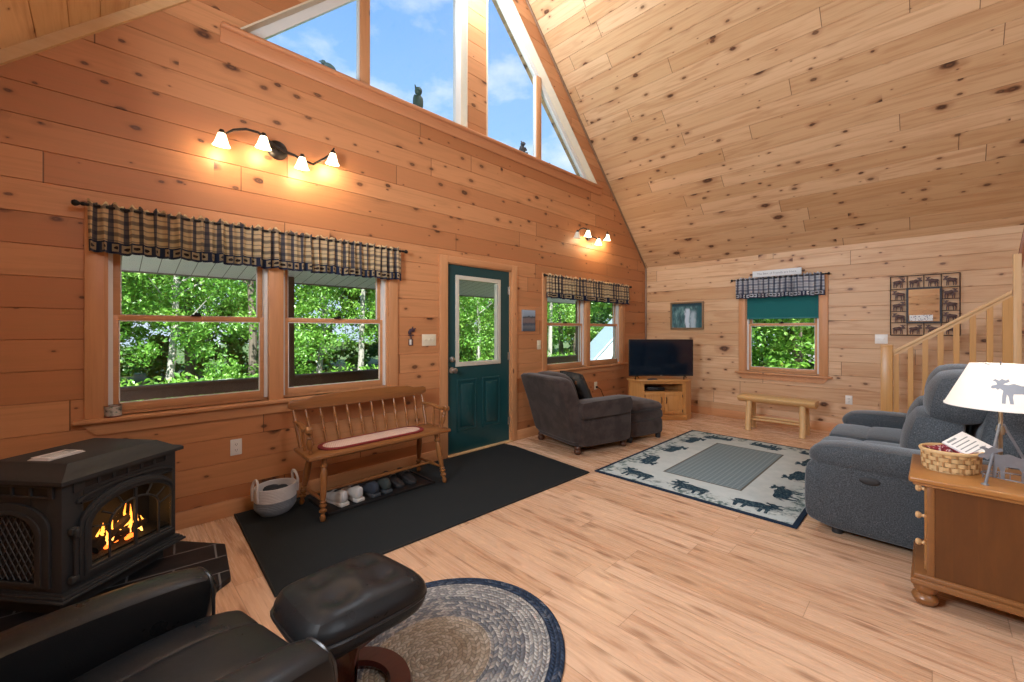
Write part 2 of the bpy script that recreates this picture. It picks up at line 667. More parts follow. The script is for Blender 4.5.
for nm, xe, sg in (('ceiling_right', XR, 1), ('ceiling_left', XL, -1)):
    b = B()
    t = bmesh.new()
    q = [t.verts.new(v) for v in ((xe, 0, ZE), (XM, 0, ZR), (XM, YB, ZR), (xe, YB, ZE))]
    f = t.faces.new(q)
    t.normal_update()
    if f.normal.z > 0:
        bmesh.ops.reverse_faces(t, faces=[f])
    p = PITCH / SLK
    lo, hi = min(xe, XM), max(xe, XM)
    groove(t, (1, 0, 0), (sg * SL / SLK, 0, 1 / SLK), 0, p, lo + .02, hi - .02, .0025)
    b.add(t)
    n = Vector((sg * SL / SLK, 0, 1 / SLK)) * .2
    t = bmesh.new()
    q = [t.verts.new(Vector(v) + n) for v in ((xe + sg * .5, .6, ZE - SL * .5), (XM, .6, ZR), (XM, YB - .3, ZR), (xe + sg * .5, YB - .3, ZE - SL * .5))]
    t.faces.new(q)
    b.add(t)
    struct(nm, b, PINE_CEIL_LIT)

b = B()
b.box((XL - .15, YB - .15, -.12), (XR + .15, .16, 0))
struct('floor', b, floor_mat())

# trims of the setting
n_trim = 0


def trim(b, mat):
    global n_trim
    n_trim += 1
    return struct('trim_%d' % n_trim, b, mat)


b = B()
b.box((XL, -.018, 0), (2.455, 0, .115), .004)
b.box((3.575, -.018, 0), (XR - .0, 0, .115), .004)
struct('baseboard_front', b, pine('x'))
b = B()
b.box((XR - .018, -3.2, 0), (XR, -.018, .115), .004)
struct('baseboard_right', b, pine('y'))
b = B()      # quarter round down the far corner and up the right rake
b.tube([(XR - .012, -.012, .115), (XR - .012, -.012, ZE)], .016, 8)
trim(b, wood('corner_bead_', 'z', (.20, .11, .06), (.28, .16, .09), .4))
b = B()
b.tube([(XR - .02, -.012, ZE), (XM, -.012, ZR - .02)], .014, 8)
trim(b, wood('corner_bead_', 'x', (.20, .11, .06), (.28, .16, .09), .4))
b = B()      # light strip along the left rake
v = [(XL, ZE - .075), (XL, ZE), (XM, ZR), (XM, ZR - .075)]
b.prism(v, .028, XZ)
trim(b, light_pine('x'))
b = B()      # sill of the gable windows
b.box((.60, -.045, 3.462), (5.40, 0, 3.50), .016, 3)
b.box((.60, -.018, 3.36), (5.40, 0, 3.468), .005)
trim(b, wood('gable_sill_', 'x', (.47, .18, .075), (.62, .28, .13), .42, (.33, .12, .05), .25, 60, 0, .5))


def gable_window(name, poly, mulx, left):
    """fixed trapezoid window set deep in the wall: jamb lining, frame, mullion and glass"""
    w = struct(name)
    cx = sum(p[0] for p in poly) / len(poly)
    cz = sum(p[1] for p in poly) / len(poly)

    def inset(d):
        n = len(poly)
        area = sum(poly[i][0] * poly[(i + 1) % n][1] - poly[(i + 1) % n][0] * poly[i][1] for i in range(n))
        ln = []
        for i in range(n):
            a, c = Vector(poly[i]), Vector(poly[(i + 1) % n])
            e = (c - a).normalized()
            nn = Vector((-e.y, e.x)) * (1 if area > 0 else -1)
            ln.append((a + nn * d, e))
        r = []
        for i in range(n):
            (p, e), (q, g) = ln[i - 1], ln[i]
            k = e.x * g.y - e.y * g.x
            s_ = ((q.x - p.x) * g.y - (q.y - p.y) * g.x) / k
            r.append((p.x + e.x * s_, p.y + e.y * s_))
        return r
    lin = plain('pale_jamb', (.70, .58, .42), .45, var=.05)
    i1 = inset(.012)
    j = B()
    j.prism(poly, .165, Matrix.Translation((0, .155, 0)) @ XZ, [i1])
    obj('jamb', j, lin, w)
    fr = B()
    i2 = inset(.080)
    fr.prism(i1, .05, Matrix.Translation((0, .145, 0)) @ XZ, [i2])
    obj('frame', fr, VINYL, w)
    mb = B()
    mb.box((mulx - .045, .085, 3.52), (mulx + .045, .147, i1_top(poly, mulx) - .05), .003)
    obj('mullion', mb, pine('z'), w)
    mb = B()
    for e in (-.055, .045):
        mb.box((mulx + e, .10, 3.52), (mulx + e + .010, .146, i1_top(poly, mulx) - .06))
    obj('mullion_bead', mb, VINYL, w)
    g = B()
    g.prism(inset(.075), .006, Matrix.Translation((0, .125, 0)) @ XZ)
    obj('pane', g, GLASS, w)
    return w


def i1_top(poly, x):
    top = 0
    n = len(poly)
    for i in range(n):
        a, c = poly[i], poly[(i + 1) % n]
        if min(a[0], c[0]) <= x <= max(a[0], c[0]) and abs(a[0] - c[0]) > 1e-6:
            top = max(top, a[1] + (c[1] - a[1]) * (x - a[0]) / (c[0] - a[0]))
    return top


gable_window('window_4', GL, 1.71, True)
gable_window('window_5', GR, 4.09, False)


def window(name, w, panels, loc, rz, apron=.075, ear=.045):
    """double hung window: pine casing, stool, apron, sashes with their panes. local x along the wall, y out"""
    x0, x1, z0, z1 = w
    o = struct(name, loc=loc, rz=rz)
    ax = 'x' if rz == 0 else 'y'
    cw = .088
    b = B()
    b.box((x0 - cw, -.02, z0), (x0, 0, z1 + cw), .004)
    b.box((x1, -.02, z0), (x1 + cw, 0, z1 + cw), .004)
    obj('side_casing', b, pine('z'), o)
    b = B()
    b.box((x0 - .0, -.02, z1), (x1 + .0, 0, z1 + cw), .004)
    obj('head_casing', b, pine(ax), o)
    b = B()
    b.box((x0 - cw - ear, -.055, z0 - .026), (x1 + cw + ear, .05, z0), .006)
    obj('stool', b, pine(ax), o)
    b = B()
    b.prism([(x0 - cw - .02, z0 - .026), (x0 - cw + .05, z0 - .026 - apron), (x1 + cw - .05, z0 - .026 - apron), (x1 + cw + .02, z0 - .026)], .018, XZ)
    obj('apron', b, pine(ax), o)
    b = B()
    for c in (x0, x1 - .014):
        b.box((c, 0, z0), (c + .014, .14, z1))
    b.box((x0, 0, z1 - .014), (x1, .14, z1))
    b.box((x0, .05, z0), (x1, .15, z0 + .02))
    obj('jamb', b, pine('z'), o)
    mw = .10
    pw = (x1 - x0 - .028 - mw * (panels - 1)) / panels
    for k in range(panels):
        a = x0 + .014 + k * (pw + mw)
        c = a + pw
        if k:
            b = B()
            b.box((a - mw, -.012, z0), (a, .14, z1 - .014), .003)
            obj('mullion', b, pine('z'), o)
        b = B()
        for q in (a, c - .022):
            b.box((q, .03, z0 + .02), (q + .022, .12, z1 - .014))
        obj('jamb_liner', b, VINYL, o)
        zm = 1.405
        for nm, lo, hi, yy in (('lower_sash', z0 + .02, zm + .02, .045), ('upper_sash', zm - .018, z1 - .014, .085)):
            s, l, h = .036, a + .012, c - .012
            if nm == 'upper_sash':
                l, h = a + .02, c - .02
            b = B()
            b.box((l, yy, lo), (l + s, yy + .034, hi), .003)
            b.box((h - s, yy, lo), (h, yy + .034, hi), .003)
            b.box((l + s - .004, yy, lo), (h - s + .004, yy + .034, lo + (.05 if nm[0] == 'l' else .036)), .003)
            b.box((l + s - .004, yy, hi - (.034 if nm[0] == 'l' else .045)), (h - s + .004, yy + .034, hi), .003)
            so = obj(nm, b, pine('z' if 0 else ax), o)
            g = B()
            g.box((l + s - .006, yy + .014, lo + .03), (h - s + .006, yy + .019, hi - .03))
            obj('pane', g, GLASS, so)
            gb = B()
            i0, i1_, k0, k1 = l + s, h - s, lo + (.05 if nm[0] == 'l' else .036), hi - (.034 if nm[0] == 'l' else .045)
            for q in ((i0, k0, i0 + .006, k1), (i1_ - .006, k0, i1_, k1), (i0, k0, i1_, k0 + .006), (i0, k1 - .006, i1_, k1)):
                gb.box((q[0], yy - .001, q[1]), (q[2], yy + .012, q[3]))
            obj('glazing_bead', gb, VINYL, so)
        b = B()
        m_ = (a + c) / 2
        b.box((m_ - .028, .022, zm + .02), (m_ + .028, .05, zm + .032), .003)
        b.cushion((m_ + .006, .03, zm + .037), (.035, .02, .014), 3, 3)
        obj('sash_lock', b, BLACKM, o)
    return o


window('window_1', W1, 2, (0, 0, 0), 0)
window('window_2', W2, 2, (0, 0, 0), 0)
window('window_3', WE, 1, (XR, 0, 0), -90)

# ---------------------------------------------------------------- entrance door
d = struct('door_1', loc=(3.02, 0, 0))
TEAL = plain('teal_paint', (.010, .062, .068), .32, var=.05, coat=.15)
CREAM = plain('cream_trim', (.62, .60, .50), .4, var=.03)
x0, x1 = -.452, .452
lx0, lx1, lz0, lz1 = -.30, .26, .985, 1.87
b = B()
b.prism(rect(x0, x1, .02, 2.02), .045, Matrix.Translation((0, .065, 0)) @ XZ, [rect(lx0 - .01, lx1 + .01, lz0 - .01, lz1 + .01)])
obj('slab', b, TEAL, d)
for a in (-.325, .03):
    b = B()
    o_ = rect(a, a + .275, .24, .80)
    i_ = rect(a + .022, a + .253, .262, .778)
    b.prism(o_, .009, Matrix.Translation((0, .0205, 0)) @ XZ, [i_], .003)
    b.box((a + .05, .008, .29), (a + .225, .021, .75), .008)
    obj('raised_panel', b, TEAL, d)
b = B()
b.prism(rect(lx0 - .045, lx1 + .045, lz0 - .045, lz1 + .045), .016, Matrix.Translation((0, .021, 0)) @ XZ, [rect(lx0, lx1, lz0, lz1)], .004)
b.prism(rect(lx0 - .01, lx1 + .01, lz0 - .01, lz1 + .01), .06, Matrix.Translation((0, .07, 0)) @ XZ, [rect(lx0, lx1, lz0, lz1)])
f_ = obj('window_frame', b, CREAM, d)
b = B()
b.box((lx0 - .003, .04, lz0 - .003), (lx1 + .003, .048, lz1 + .003))
obj('pane', b, GLASS, f_)
for nm, z, pr in (('deadbolt', 1.02, [(.031, 0), (.031, .012), (.025, .02), (.0001, .02)]), ('door_knob', .905, [(.032, 0), (.032, .008), (.012, .014), (.012, .04), (.026, .05), (.030, .062), (.024, .075), (.0001, .078)])):
    b = B()
    b.lathe(pr, 18, Matrix.Translation((x0 + .062, .021, z)) @ XZ)
    if nm == 'deadbolt':
        b.box((x0 + .057, -.016, z - .014), (x0 + .067, .002, z + .014), .003)
    obj(nm, b, CHROME, d)
for z in (.25, 1.02, 1.80):
    b = B()
    b.tube([(x1 + .004, .012, z - .05), (x1 + .004, .012, z + .05)], .007, 8)
    b.box((x1 - .02, .018, z - .045), (x1 + .004, .0215, z + .045))
    obj('hinge', b, CHROME, d)
b = B()
b.box((-.465, 0, 0), (-.452, .15, 2.035))
b.box((.454, 0, 0), (.467, .15, 2.035))
b.box((-.465, 0, 2.022), (.467, .15, 2.035))
b.box((-.565, -.02, 0), (-.465, 0, 2.10), .004)
b.box((.467, -.02, 0), (.557, 0, 2.10), .004)
obj('side_casing', b, pine('z'), d)
b = B()
b.box((-.465, -.02, 2.03), (.467, 0, 2.10), .004)
obj('head_casing', b, pine('x'), d)
b = B()
b.box((-.465, -.03, 0), (.467, .15, .02), .004)
obj('threshold', b, light_pine('x'), d)

# ---------------------------------------------------------------- outdoors: porch, yard, woods
PORCHW = plain('brown_stain', (.15, .09, .065), .6, var=.2)
b = B()
for k in range(13):
    b.box((-5 + k * 1.0, .16, -.16), (-4.004 + k * 1.0, 2.55, -.12))
struct('floor_porch', b, wood('porch_deck_', 'y', (.36, .31, .27), (.46, .40, .35), .7))
t_ = NT('white_beadboard')
x_, y_, z_ = t_.xyz()
fr_ = t_.m('FRACT', t_.m('DIVIDE', x_, .15))
t_.set(Base_Color=t_.mix(t_.step(t_.m('MINIMUM', fr_, t_.m('SUBTRACT', 1.0, fr_)), .01, .035), (.12, .12, .12), (.80, .80, .82)), Roughness=.5)
b = B()
v = [(.16, 2.42), (2.5, 1.965), (2.5, 2.04), (.16, 2.50)]
b.prism([(-p[0], p[1]) for p in v], 13.1, Matrix(((0, 0, 1, -5), (-1, 0, 0, 0), (0, 1, 0, 0), (0, 0, 0, 1))))
struct('ceiling_porch', b, t_.mat)
b = B()
b.box((-5, 2.5, 1.95), (8.1, 2.53, 2.14))
trim(b, plain('porch_fascia', (.25, .24, .23), .5))
for i, x in enumerate((-1.9, 1.735, 4.15, 7.95)):
    b = B()
    b.box((x - .045, 2.25, -.12), (x + .045, 2.34, 2.02), .006)
    tag(obj('porch_post', b, PORCHW), ['', 'dark brown porch post dividing the view through the big window', '', ''][i] or
        ['dark brown porch post far along the porch, left of the big window', '', 'dark brown porch post outside, between the door and the small window', 'dark brown porch post beyond the end of the house'][i], 'post', 'porch posts')
for i, (a, c) in enumerate(((-1.85, 1.69), (1.785, 4.1), (4.2, 7.9))):
    t = thing('porch_railing', ['brown porch railing crossing the left pane of the big window', 'brown porch railing section outside the entrance door', 'brown porch railing outside the small double window'][i], 'railing', (0, 0, 0), 0, 'porch railings')
    b = B()
    b.box((a, 2.27, .60), (c, 2.31, .72))
    b.box((a, 2.23, .715), (c, 2.36, .745), .004)
    obj('top_rail', b, PORCHW, t)
    b = B()
    b.box((a, 2.275, -.04), (c, 2.31, .03))
    obj('bottom_rail', b, PORCHW, t)
    n = int((c - a) / .14)
    for k in range(n):
        x = a + (k + .5) * (c - a) / n
        b = B()
        b.box((x - .018, 2.28, .02), (x + .018, 2.305, .605))
        obj('baluster', b, PORCHW, t)

# dark folding chair and pale shelter seen through the small window, round table on the porch
t = thing('porch_chair', 'dark slatted porch chair seen through the small double window', 'chair', (7.62, 1.55, -.12), 200)
dk = plain('weathered_wood', (.08, .065, .055), .7)
b = B()
for k in range(5):
    b.box((-.24 + k * .1, .18, .36), (-.16 + k * .1, .21, 1.05 + .03 * (2 - abs(k - 2))), M=T(0, 0, 0, 0, -12))
obj('backrest', b, dk, t)
b = B()
b.box((-.26, -.3, .34), (.26, .22, .37), .005)
obj('seat', b, dk, t)
for sx in (-.26, .26):
    for sy in (-.26, .2):
        b = B()
        b.box((sx - .03, sy - .03, 0), (sx + .03, sy + .03, .56 if sy < 0 else .36))
        obj('leg', b, dk, t)
    b = B()
    b.box((sx - .06, -.34, .56), (sx + .06, .3, .585), .004)
    obj('armrest', b, dk, t)
t = thing('yard_shelter', 'pale blue sloping tarp shelter in the yard beyond the small window', 'shelter', (12.5, 3.75, -.5), -45)
b = B()
b.prism([(-1.45, .75), (0, 2.35), (1.45, .75), (1.41, .70), (0, 2.27), (-1.41, .70)], 2.6, XZ @ Matrix.Translation((0, 0, -1.3)))
obj('tarp', b, plain('pale_blue_tarp', (.42, .55, .66), .6, var=.04), t)
b = B()
b.prism([(-1.38, .75), (0, 2.24), (1.38, .75)], .03, XZ @ Matrix.Translation((0, 0, 1.2)))
obj('end_flap', b, plain('white_tarp', (.55, .66, .72), .6, var=.04), t)
for sx in (-1.36, 1.36):
    for sy in (-1.2, 1.2):
        b = B()
        b.tube([(sx, sy, 0), (sx, sy, .76)], .03, 8)
        obj('leg', b, CHROME, t)
t = thing('patio_table', 'small white round table in the yard beyond the porch railing', 'table', (1.80, 6.4, -.5))
b = B()
b.lathe([(.0001, .78), (.17, .78), (.18, .80), (.16, .84), (.0001, .86)], 24)
obj('tabletop', b, WHITEP, t)
b = B()
b.lathe([(.14, 0), (.14, .03), (.03, .06), (.03, .78)], 14)
obj('pedestal', b, WHITEP, t)

b = B()
b.grid(lambda u, v: Vector((-30 + 80 * u, -20 + 80 * v, -.5 - .02 * math.hypot(-10 + 80 * u - 20, 0) * 0)), 8, 8)
gt = NT('forest_ground')
gx_, gy_, gz_ = gt.xyz()
gt.set(Base_Color=gt.mix(gt.m('MULTIPLY', gt.step(gy_, 4.6, 5.6), 1.0), (.30, .28, .25), gt.ramp(gt.noise(gt.co(), 1.5, 6), [(.35, (.03, .055, .015)), (.5, (.08, .15, .03)), (.7, (.14, .12, .06))])), Roughness=.9)
struct('ground', b, gt.mat)


def leaf_mat(name, c1, c2, c3):
    t = NT(name)
    rnd = t.n('NewGeometry').outputs['Random Per Island']
    nz = t.noise(t.co(), 1.1, 2)
    c = t.ramp(t.m('ADD', t.m('MULTIPLY', rnd, .6), t.m('MULTIPLY', nz, .4)), [(.15, c1), (.5, c2), (.85, c3)])
    di = t.n('BsdfDiffuse', Color=c)
    tr = t.n('BsdfTranslucent', Color=t.mix(.5, c, (.30, .55, .05)))
    gl = t.n('BsdfGlossy', Color=(.8, .9, .8), Roughness=.35)
    m1 = t.n('MixShader', _0=.38, _1=di.outputs[0], _2=tr.outputs[0])
    m2 = t.n('MixShader', _0=.05, _1=m1.outputs[0], _2=gl.outputs[0])
    t.t.links.new(m2.outputs[0], t.out.inputs[0])
    return t.mat


LEAF = [leaf_mat('leaves_bright', (.07, .20, .022), (.19, .44, .05), (.42, .66, .16)),
        leaf_mat('leaves_mid', (.05, .16, .02), (.13, .35, .04), (.30, .55, .11)),
        leaf_mat('leaves_deep', (.02, .07, .015), (.05, .15, .02), (.12, .26, .05))]
BARK = [plain('pale_bark', (.42, .40, .37), .8, var=.35, scale=9), plain('grey_bark', (.16, .13, .105), .85, var=.35, scale=9)]


def leaves_mesh(name, h, r, z0, clumps, per, size, mat, seed, flatter=.75):
    rg = random.Random(seed)
    vs, fs = [], []
    for k in range(clumps):
        f = rg.random()
        z = z0 + (h - z0) * f
        rr = r * (1 - .75 * max(0, f - .35)) * (.45 + .65 * rg.random())
        a = rg.random() * 2 * PI
        c = Vector((rr * math.cos(a), rr * math.sin(a), z))
        cr = .26 + .34 * rg.random()
        for i in range(per):
            while True:
                p = Vector((rg.uniform(-1, 1), rg.uniform(-1, 1), rg.uniform(-1, 1)))
                if p.length < 1:
                    break
            p = c + Vector((p.x * cr, p.y * cr, p.z * cr * flatter))
            nn = Vector((rg.gauss(0, .8), rg.gauss(0, .8), rg.gauss(.7, .6))).normalized()
            u = nn.orthogonal().normalized()
            u = (Matrix.Rotation(rg.random() * 6.28, 3, nn) @ u)
            w = nn.cross(u)
            s = size * (.6 + .8 * rg.random())
            q = len(vs)
            vs += [p - u * s, p - w * s * .5 + nn * s * .12, p + u * s, p + w * s * .5 + nn * s * .12]
            fs.append((q, q + 1, q + 2, q + 3))
    me = bpy.data.meshes.new(name)
    me.from_pydata([tuple(v) for v in vs], [], fs)
    me.materials.append(mat)
    return me


def trunk_mesh(h, r, lean, seed):
    rg = random.Random(seed)
    b = B()
    P = [(lean * i / 6 + rg.uniform(-.05, .05), rg.uniform(-.05, .05), h * i / 6) for i in range(7)]
    b.tube(P, [r * (1.25 - .9 * i / 6) for i in range(7)], 9)
    for k in range(7):
        z = h * (.3 + .6 * rg.random())
        a = rg.random() * 6.28
        x = lean * z / h
        l = .8 + rg.random()
        b.tube([(x, 0, z), (x + .5 * l * math.cos(a), .5 * l * math.sin(a), z + .35 * l), (x + l * math.cos(a), l * math.sin(a), z + .9 * l)], [r * .35, r * .22, r * .06], 6)
    return b


KINDS = []
for k in range(4):
    t = thing('tree', '', 'tree', (0, -50, 0))
    tr = obj('trunk', trunk_mesh(6.6, (.085, .11, .075, .1)[k], (.3, -.2, .5, .1)[k], k + 3), BARK[(0, 1, 0, 1)[k]], t)
    fo = bpy.data.objects.new('foliage', leaves_mesh('foliage', 8.2, 2.3, (1.7, 1.3, 2.0, .8)[k], 150, 120, .05, LEAF[k % 2], 20 + k))
    COL.objects.link(fo)
    fo.parent = t
    KINDS.append(t)
rg = random.Random(5)
SP = []
for k in range(11):                      # first row beyond the porch, then a second one
    SP.append((-3.4 + k * 2.15 + rg.uniform(-.4, .4), 8.2 + rg.uniform(-.8, 1.0), 0))
for k in range(9):
    SP.append((-4 + k * 3.3 + rg.uniform(-.6, .6), 12.4 + rg.uniform(-.8, 1.0), 1))
for k in range(4):
    SP.append((11.6 + rg.uniform(-.3, 1.0), .5 - k * 1.8, 2))
used = set()
LB = ['leafy green tree in the sunlit woods beyond the porch', 'taller green tree deeper in the woods behind the first row', 'leafy green tree in the yard outside the single window']
GRP = ['front row of trees beyond the porch', 'back row of trees in the woods', 'trees outside the single window']
for i, (x, y, g) in enumerate(SP):
    k = i % 4 if g != 2 else (1, 3)[i % 2]
    if k not in used:
        o = KINDS[k]
        used.add(k)
    else:
        o = copy_tree(KINDS[k])
    o.location = (x, y, -.5)
    o.rotation_euler = (0, 0, rg.random() * 6.28)
    s = (.92, 1.05, .95)[g] * rg.uniform(.9, 1.08)
    o.scale = (s, s, s * (1 if g < 2 else .85))
    o['label'] = LB[g]
    o['group'] = GRP[g]
# undergrowth and the dense woods behind: nobody could count these leaves
rg = random.Random(9)


def brush(name, label, spots, clumps, per, size, mat):
    vs, fs = [], []
    for (x, y, h, r) in spots:
        me = leaves_mesh('t', h, r, 0, clumps, per, size, mat, rg.randrange(9999))
        q = len(vs)
        vs += [(v.co.x + x, v.co.y + y, v.co.z - .5) for v in me.vertices]
        fs += [tuple(i + q for i in p.vertices) for p in me.polygons]
        bpy.data.meshes.remove(me)
    me = bpy.data.meshes.new(name)
    me.from_pydata(vs, [], fs)
    me.materials.append(mat)
    o = bpy.data.objects.new(name, me)
    COL.objects.link(o)
    tag(o, label, 'foliage', None, 'stuff')


brush('undergrowth', 'green undergrowth and bushes at the foot of the trees', [(-4 + k * 1.25, 7.2 + rg.uniform(-.6, .9), .75, 1.0) for k in range(20)] + [(10.6 + rg.uniform(-.4, .6), .9 - k * .75, 2.1, .9) for k in range(6)], 16, 80, .06, LEAF[0])
brush('forest', 'dense dark green woods filling the view behind the trees', [(-6 + k * 2.2, 16.5 + rg.uniform(-1, 1), 7.6, 2.4) for k in range(19)] + [(16.0 + rg.uniform(-1, 1), 6 - k * 2.3, 5.5, 2.2) for k in range(7)], 70, 100, .12, LEAF[2])

# ---------------------------------------------------------------- floor coverings
t_ = NT('black_ribbed_mat')
nz_ = t_.noise(t_.co(), 260, 2)
t_.set(Base_Color=t_.ramp(nz_, [(.35, (.010, .012, .013)), (.62, (.030, .034, .036)), (.8, (.07, .075, .078))]), Roughness=.95, Specular_IOR_Level=.1)
t_.bump(nz_, .6, .004)
b = B()
b.prism([(.615, -1.245), (3.235, -1.30), (3.36, -.19), (3.345, -.012), (.68, -.012)], .008, bev=.003)
o = obj('entry_rug', b, t_.mat, loc=(0, 0, .001))
tag(o, 'long black entry rug in front of the green door, under the bench', 'rug')
b = B()
b.tube([(.622, -1.238, .008), (3.228, -1.292, .008)], .005, 6)
b.tube([(.622, -1.238, .008), (.686, -.02, .008)], .005, 6)
b.tube([(3.228, -1.292, .008), (3.352, -.19, .008)], .005, 6)
obj('border', b, plain('black_rubber', (.008, .009, .009), .6), o)

t_ = NT('lodge_rug')
x_, y_, z_ = t_.xyz()
HX, HY = 1.13, .80
ex = t_.m('SUBTRACT', HX, t_.m('ABSOLUTE', x_))
ey = t_.m('SUBTRACT', HY, t_.m('ABSOLUTE', y_))
ed = t_.m('MINIMUM', ex, ey)
n1 = t_.noise(t_.co(), 9, 5, .6)
n2 = t_.noise(t_.co(), 26, 4, .6)
n3 = t_.noise(t_.co(), 240, 2)
col = t_.mix(n1, (.42, .50, .50), (.68, .72, .69))
# greyish green scrub along the outside of the border
sc = t_.m('MULTIPLY', t_.step(n1, .44, .58), t_.m('SUBTRACT', 1.0, t_.step(ed, .10, .24)))
col = t_.mix(t_.m('MULTIPLY', sc, t_.step(n2, .35, .6)), col, (.10, .155, .15))
mk = None
mot = [(-.93, -.50, 90), (-.93, .0, 90), (-.93, .48, 90), (-.45, .60, 0), (.1, .60, 0), (.62, .60, 0), (.94, .40, 90), (.94, -.1, 90), (.94, -.58, 90), (-.5, -.60, 0), (.05, -.60, 0), (.58, -.60, 0)]
for mx, my, an in mot:
    my -= .0
    dx, dy = t_.m('SUBTRACT', x_, mx), t_.m('SUBTRACT', y_, my)
    if an:
        dx, dy = dy, dx
    e1 = t_.m('ADD', t_.m('POWER', t_.m('DIVIDE', dx, .19), 2.0), t_.m('POWER', t_.m('DIVIDE', dy, .055), 2.0))
    mk = e1 if mk is None else t_.m('MINIMUM', mk, e1)
mk = t_.m('ADD', mk, t_.m('MULTIPLY', t_.m('SUBTRACT', n2, .5), 2.2))
mk = t_.m('ADD', mk, t_.m('MULTIPLY', t_.m('SUBTRACT', n1, .5), 2.5))
col = t_.mix(t_.m('SUBTRACT', 1.0, t_.step(mk, .35, 1.0)), col, (.022, .055, .085))
# centre field: grey blue weave with pale lines, and its thin brown edge
gx = t_.m('ABSOLUTE', t_.m('SUBTRACT', t_.m('FRACT', t_.m('MULTIPLY', x_, 24.0)), .5))
gy = t_.m('ABSOLUTE', t_.m('SUBTRACT', t_.m('FRACT', t_.m('MULTIPLY', y_, 24.0)), .5))
wv = t_.step(t_.m('MAXIMUM', gx, gy), .33, .46)
fld = t_.mix(wv, (.17, .23, .25), (.27, .33, .34))
inx = t_.m('SUBTRACT', .69, t_.m('ABSOLUTE', x_))
iny = t_.m('SUBTRACT', .325, t_.m('ABSOLUTE', y_))
ins = t_.m('MINIMUM', inx, iny)
col = t_.mix(t_.step(ins, -.012, -.008), col, (.13, .12, .10))
col = t_.mix(t_.step(ins, .004, .008), col, fld)
col = t_.mix(t_.m('SUBTRACT', 1.0, t_.step(ed, .030, .034)), col, (.016, .030, .055))
col = t_.mix(t_.m('MULTIPLY', n3, .35), col, t_.mix(.5, col, (.02, .03, .04)))
t_.set(Base_Color=col, Roughness=.95, Specular_IOR_Level=.1)
t_.bump(n3, .5, .003)
b = B()
b.prism([(-HX, -HY), (HX, -HY), (HX, HY), (-HX, HY)], .010, bev=.003)
o = obj('area_rug', b, t_.mat, loc=(4.43, -2.105, .001))
RUG = o
tag(o, 'blue and cream wildlife area rug with a grey centre, before the sofa', 'rug')

t_ = NT('braided_wool')
x_, y_, z_ = t_.xyz()
AX, AY = .60, .50
r_ = t_.m('SQRT', t_.m('ADD', t_.m('POWER', t_.m('DIVIDE', x_, AX), 2.0), t_.m('POWER', t_.m('DIVIDE', y_, AY), 2.0)))
an_ = t_.m('ARCTAN2', t_.m('DIVIDE', y_, AY), t_.m('DIVIDE', x_, AX))
NR = 30.0
rw = t_.m('MULTIPLY', r_, NR)
rr = t_.m('FLOOR', rw)
fw = t_.m('FRACT', rw)
alt = t_.m('SUBTRACT', t_.m('MULTIPLY', t_.m('MODULO', rr, 2.0), 2.0), 1.0)
st = t_.m('ADD', t_.m('MULTIPLY', t_.m('MULTIPLY', an_, t_.m('ADD', rr, .6)), .95), t_.m('MULTIPLY', t_.m('MULTIPLY', fw, alt), .75))
fr_ = t_.m('FRACT', t_.m('ADD', st, t_.m('MULTIPLY', rr, .37)))
lc = t_.m('FLOOR', t_.m('ADD', st, t_.m('MULTIPLY', rr, .37)))
h1 = t_.n('TexWhiteNoise', {'noise_dimensions': '2D'}, Vector=t_.vec(rr, lc)).outputs[0]
rib = t_.m('MULTIPLY', t_.m('SINE', t_.m('MULTIPLY', fw, PI)), t_.m('SINE', t_.m('MULTIPLY', fr_, PI)))
z0 = t_.ramp(h1, [(.0, (.30, .25, .19)), (.5, (.42, .36, .28)), (1, (.52, .46, .38))])
z1 = t_.ramp(h1, [(.2, (.17, .175, .19)), (.5, (.30, .285, .27)), (.8, (.40, .38, .35))], 'CONSTANT')
z2 = t_.ramp(h1, [(.15, (.28, .28, .28)), (.45, (.43, .415, .39)), (.85, (.50, .485, .455))], 'CONSTANT')
z3 = t_.ramp(h1, [(.3, (.030, .048, .085)), (.6, (.05, .075, .125)), (.9, (.11, .13, .17))], 'CONSTANT')
col = t_.mix(t_.step(r_, .44, .445), z0, z1)
col = t_.mix(t_.step(r_, .70, .705), col, z2)
col = t_.mix(t_.step(r_, .885, .89), col, z3)
col = t_.mix(t_.m('SUBTRACT', 1.0, t_.step(rib, .05, .4)), col, t_.mix(.38, col, (.03, .03, .035)))
t_.set(Base_Color=col, Roughness=.95, Specular_IOR_Level=.1)
t_.bump(rib, .8, .006)
b = B()
b.lathe([(.0001, 0), (.97, 0), (1.0, .005), (.985, .011), (.0001, .012)], 72, Matrix.Diagonal((AX, AY, 1, 1)))
o = obj('braided_rug', b, t_.mat, loc=(.94, -2.12, .001))
tag(o, 'oval grey braided rug with a dark blue rim, under the black ottoman', 'rug')

# ---------------------------------------------------------------- cloth valances and their rods


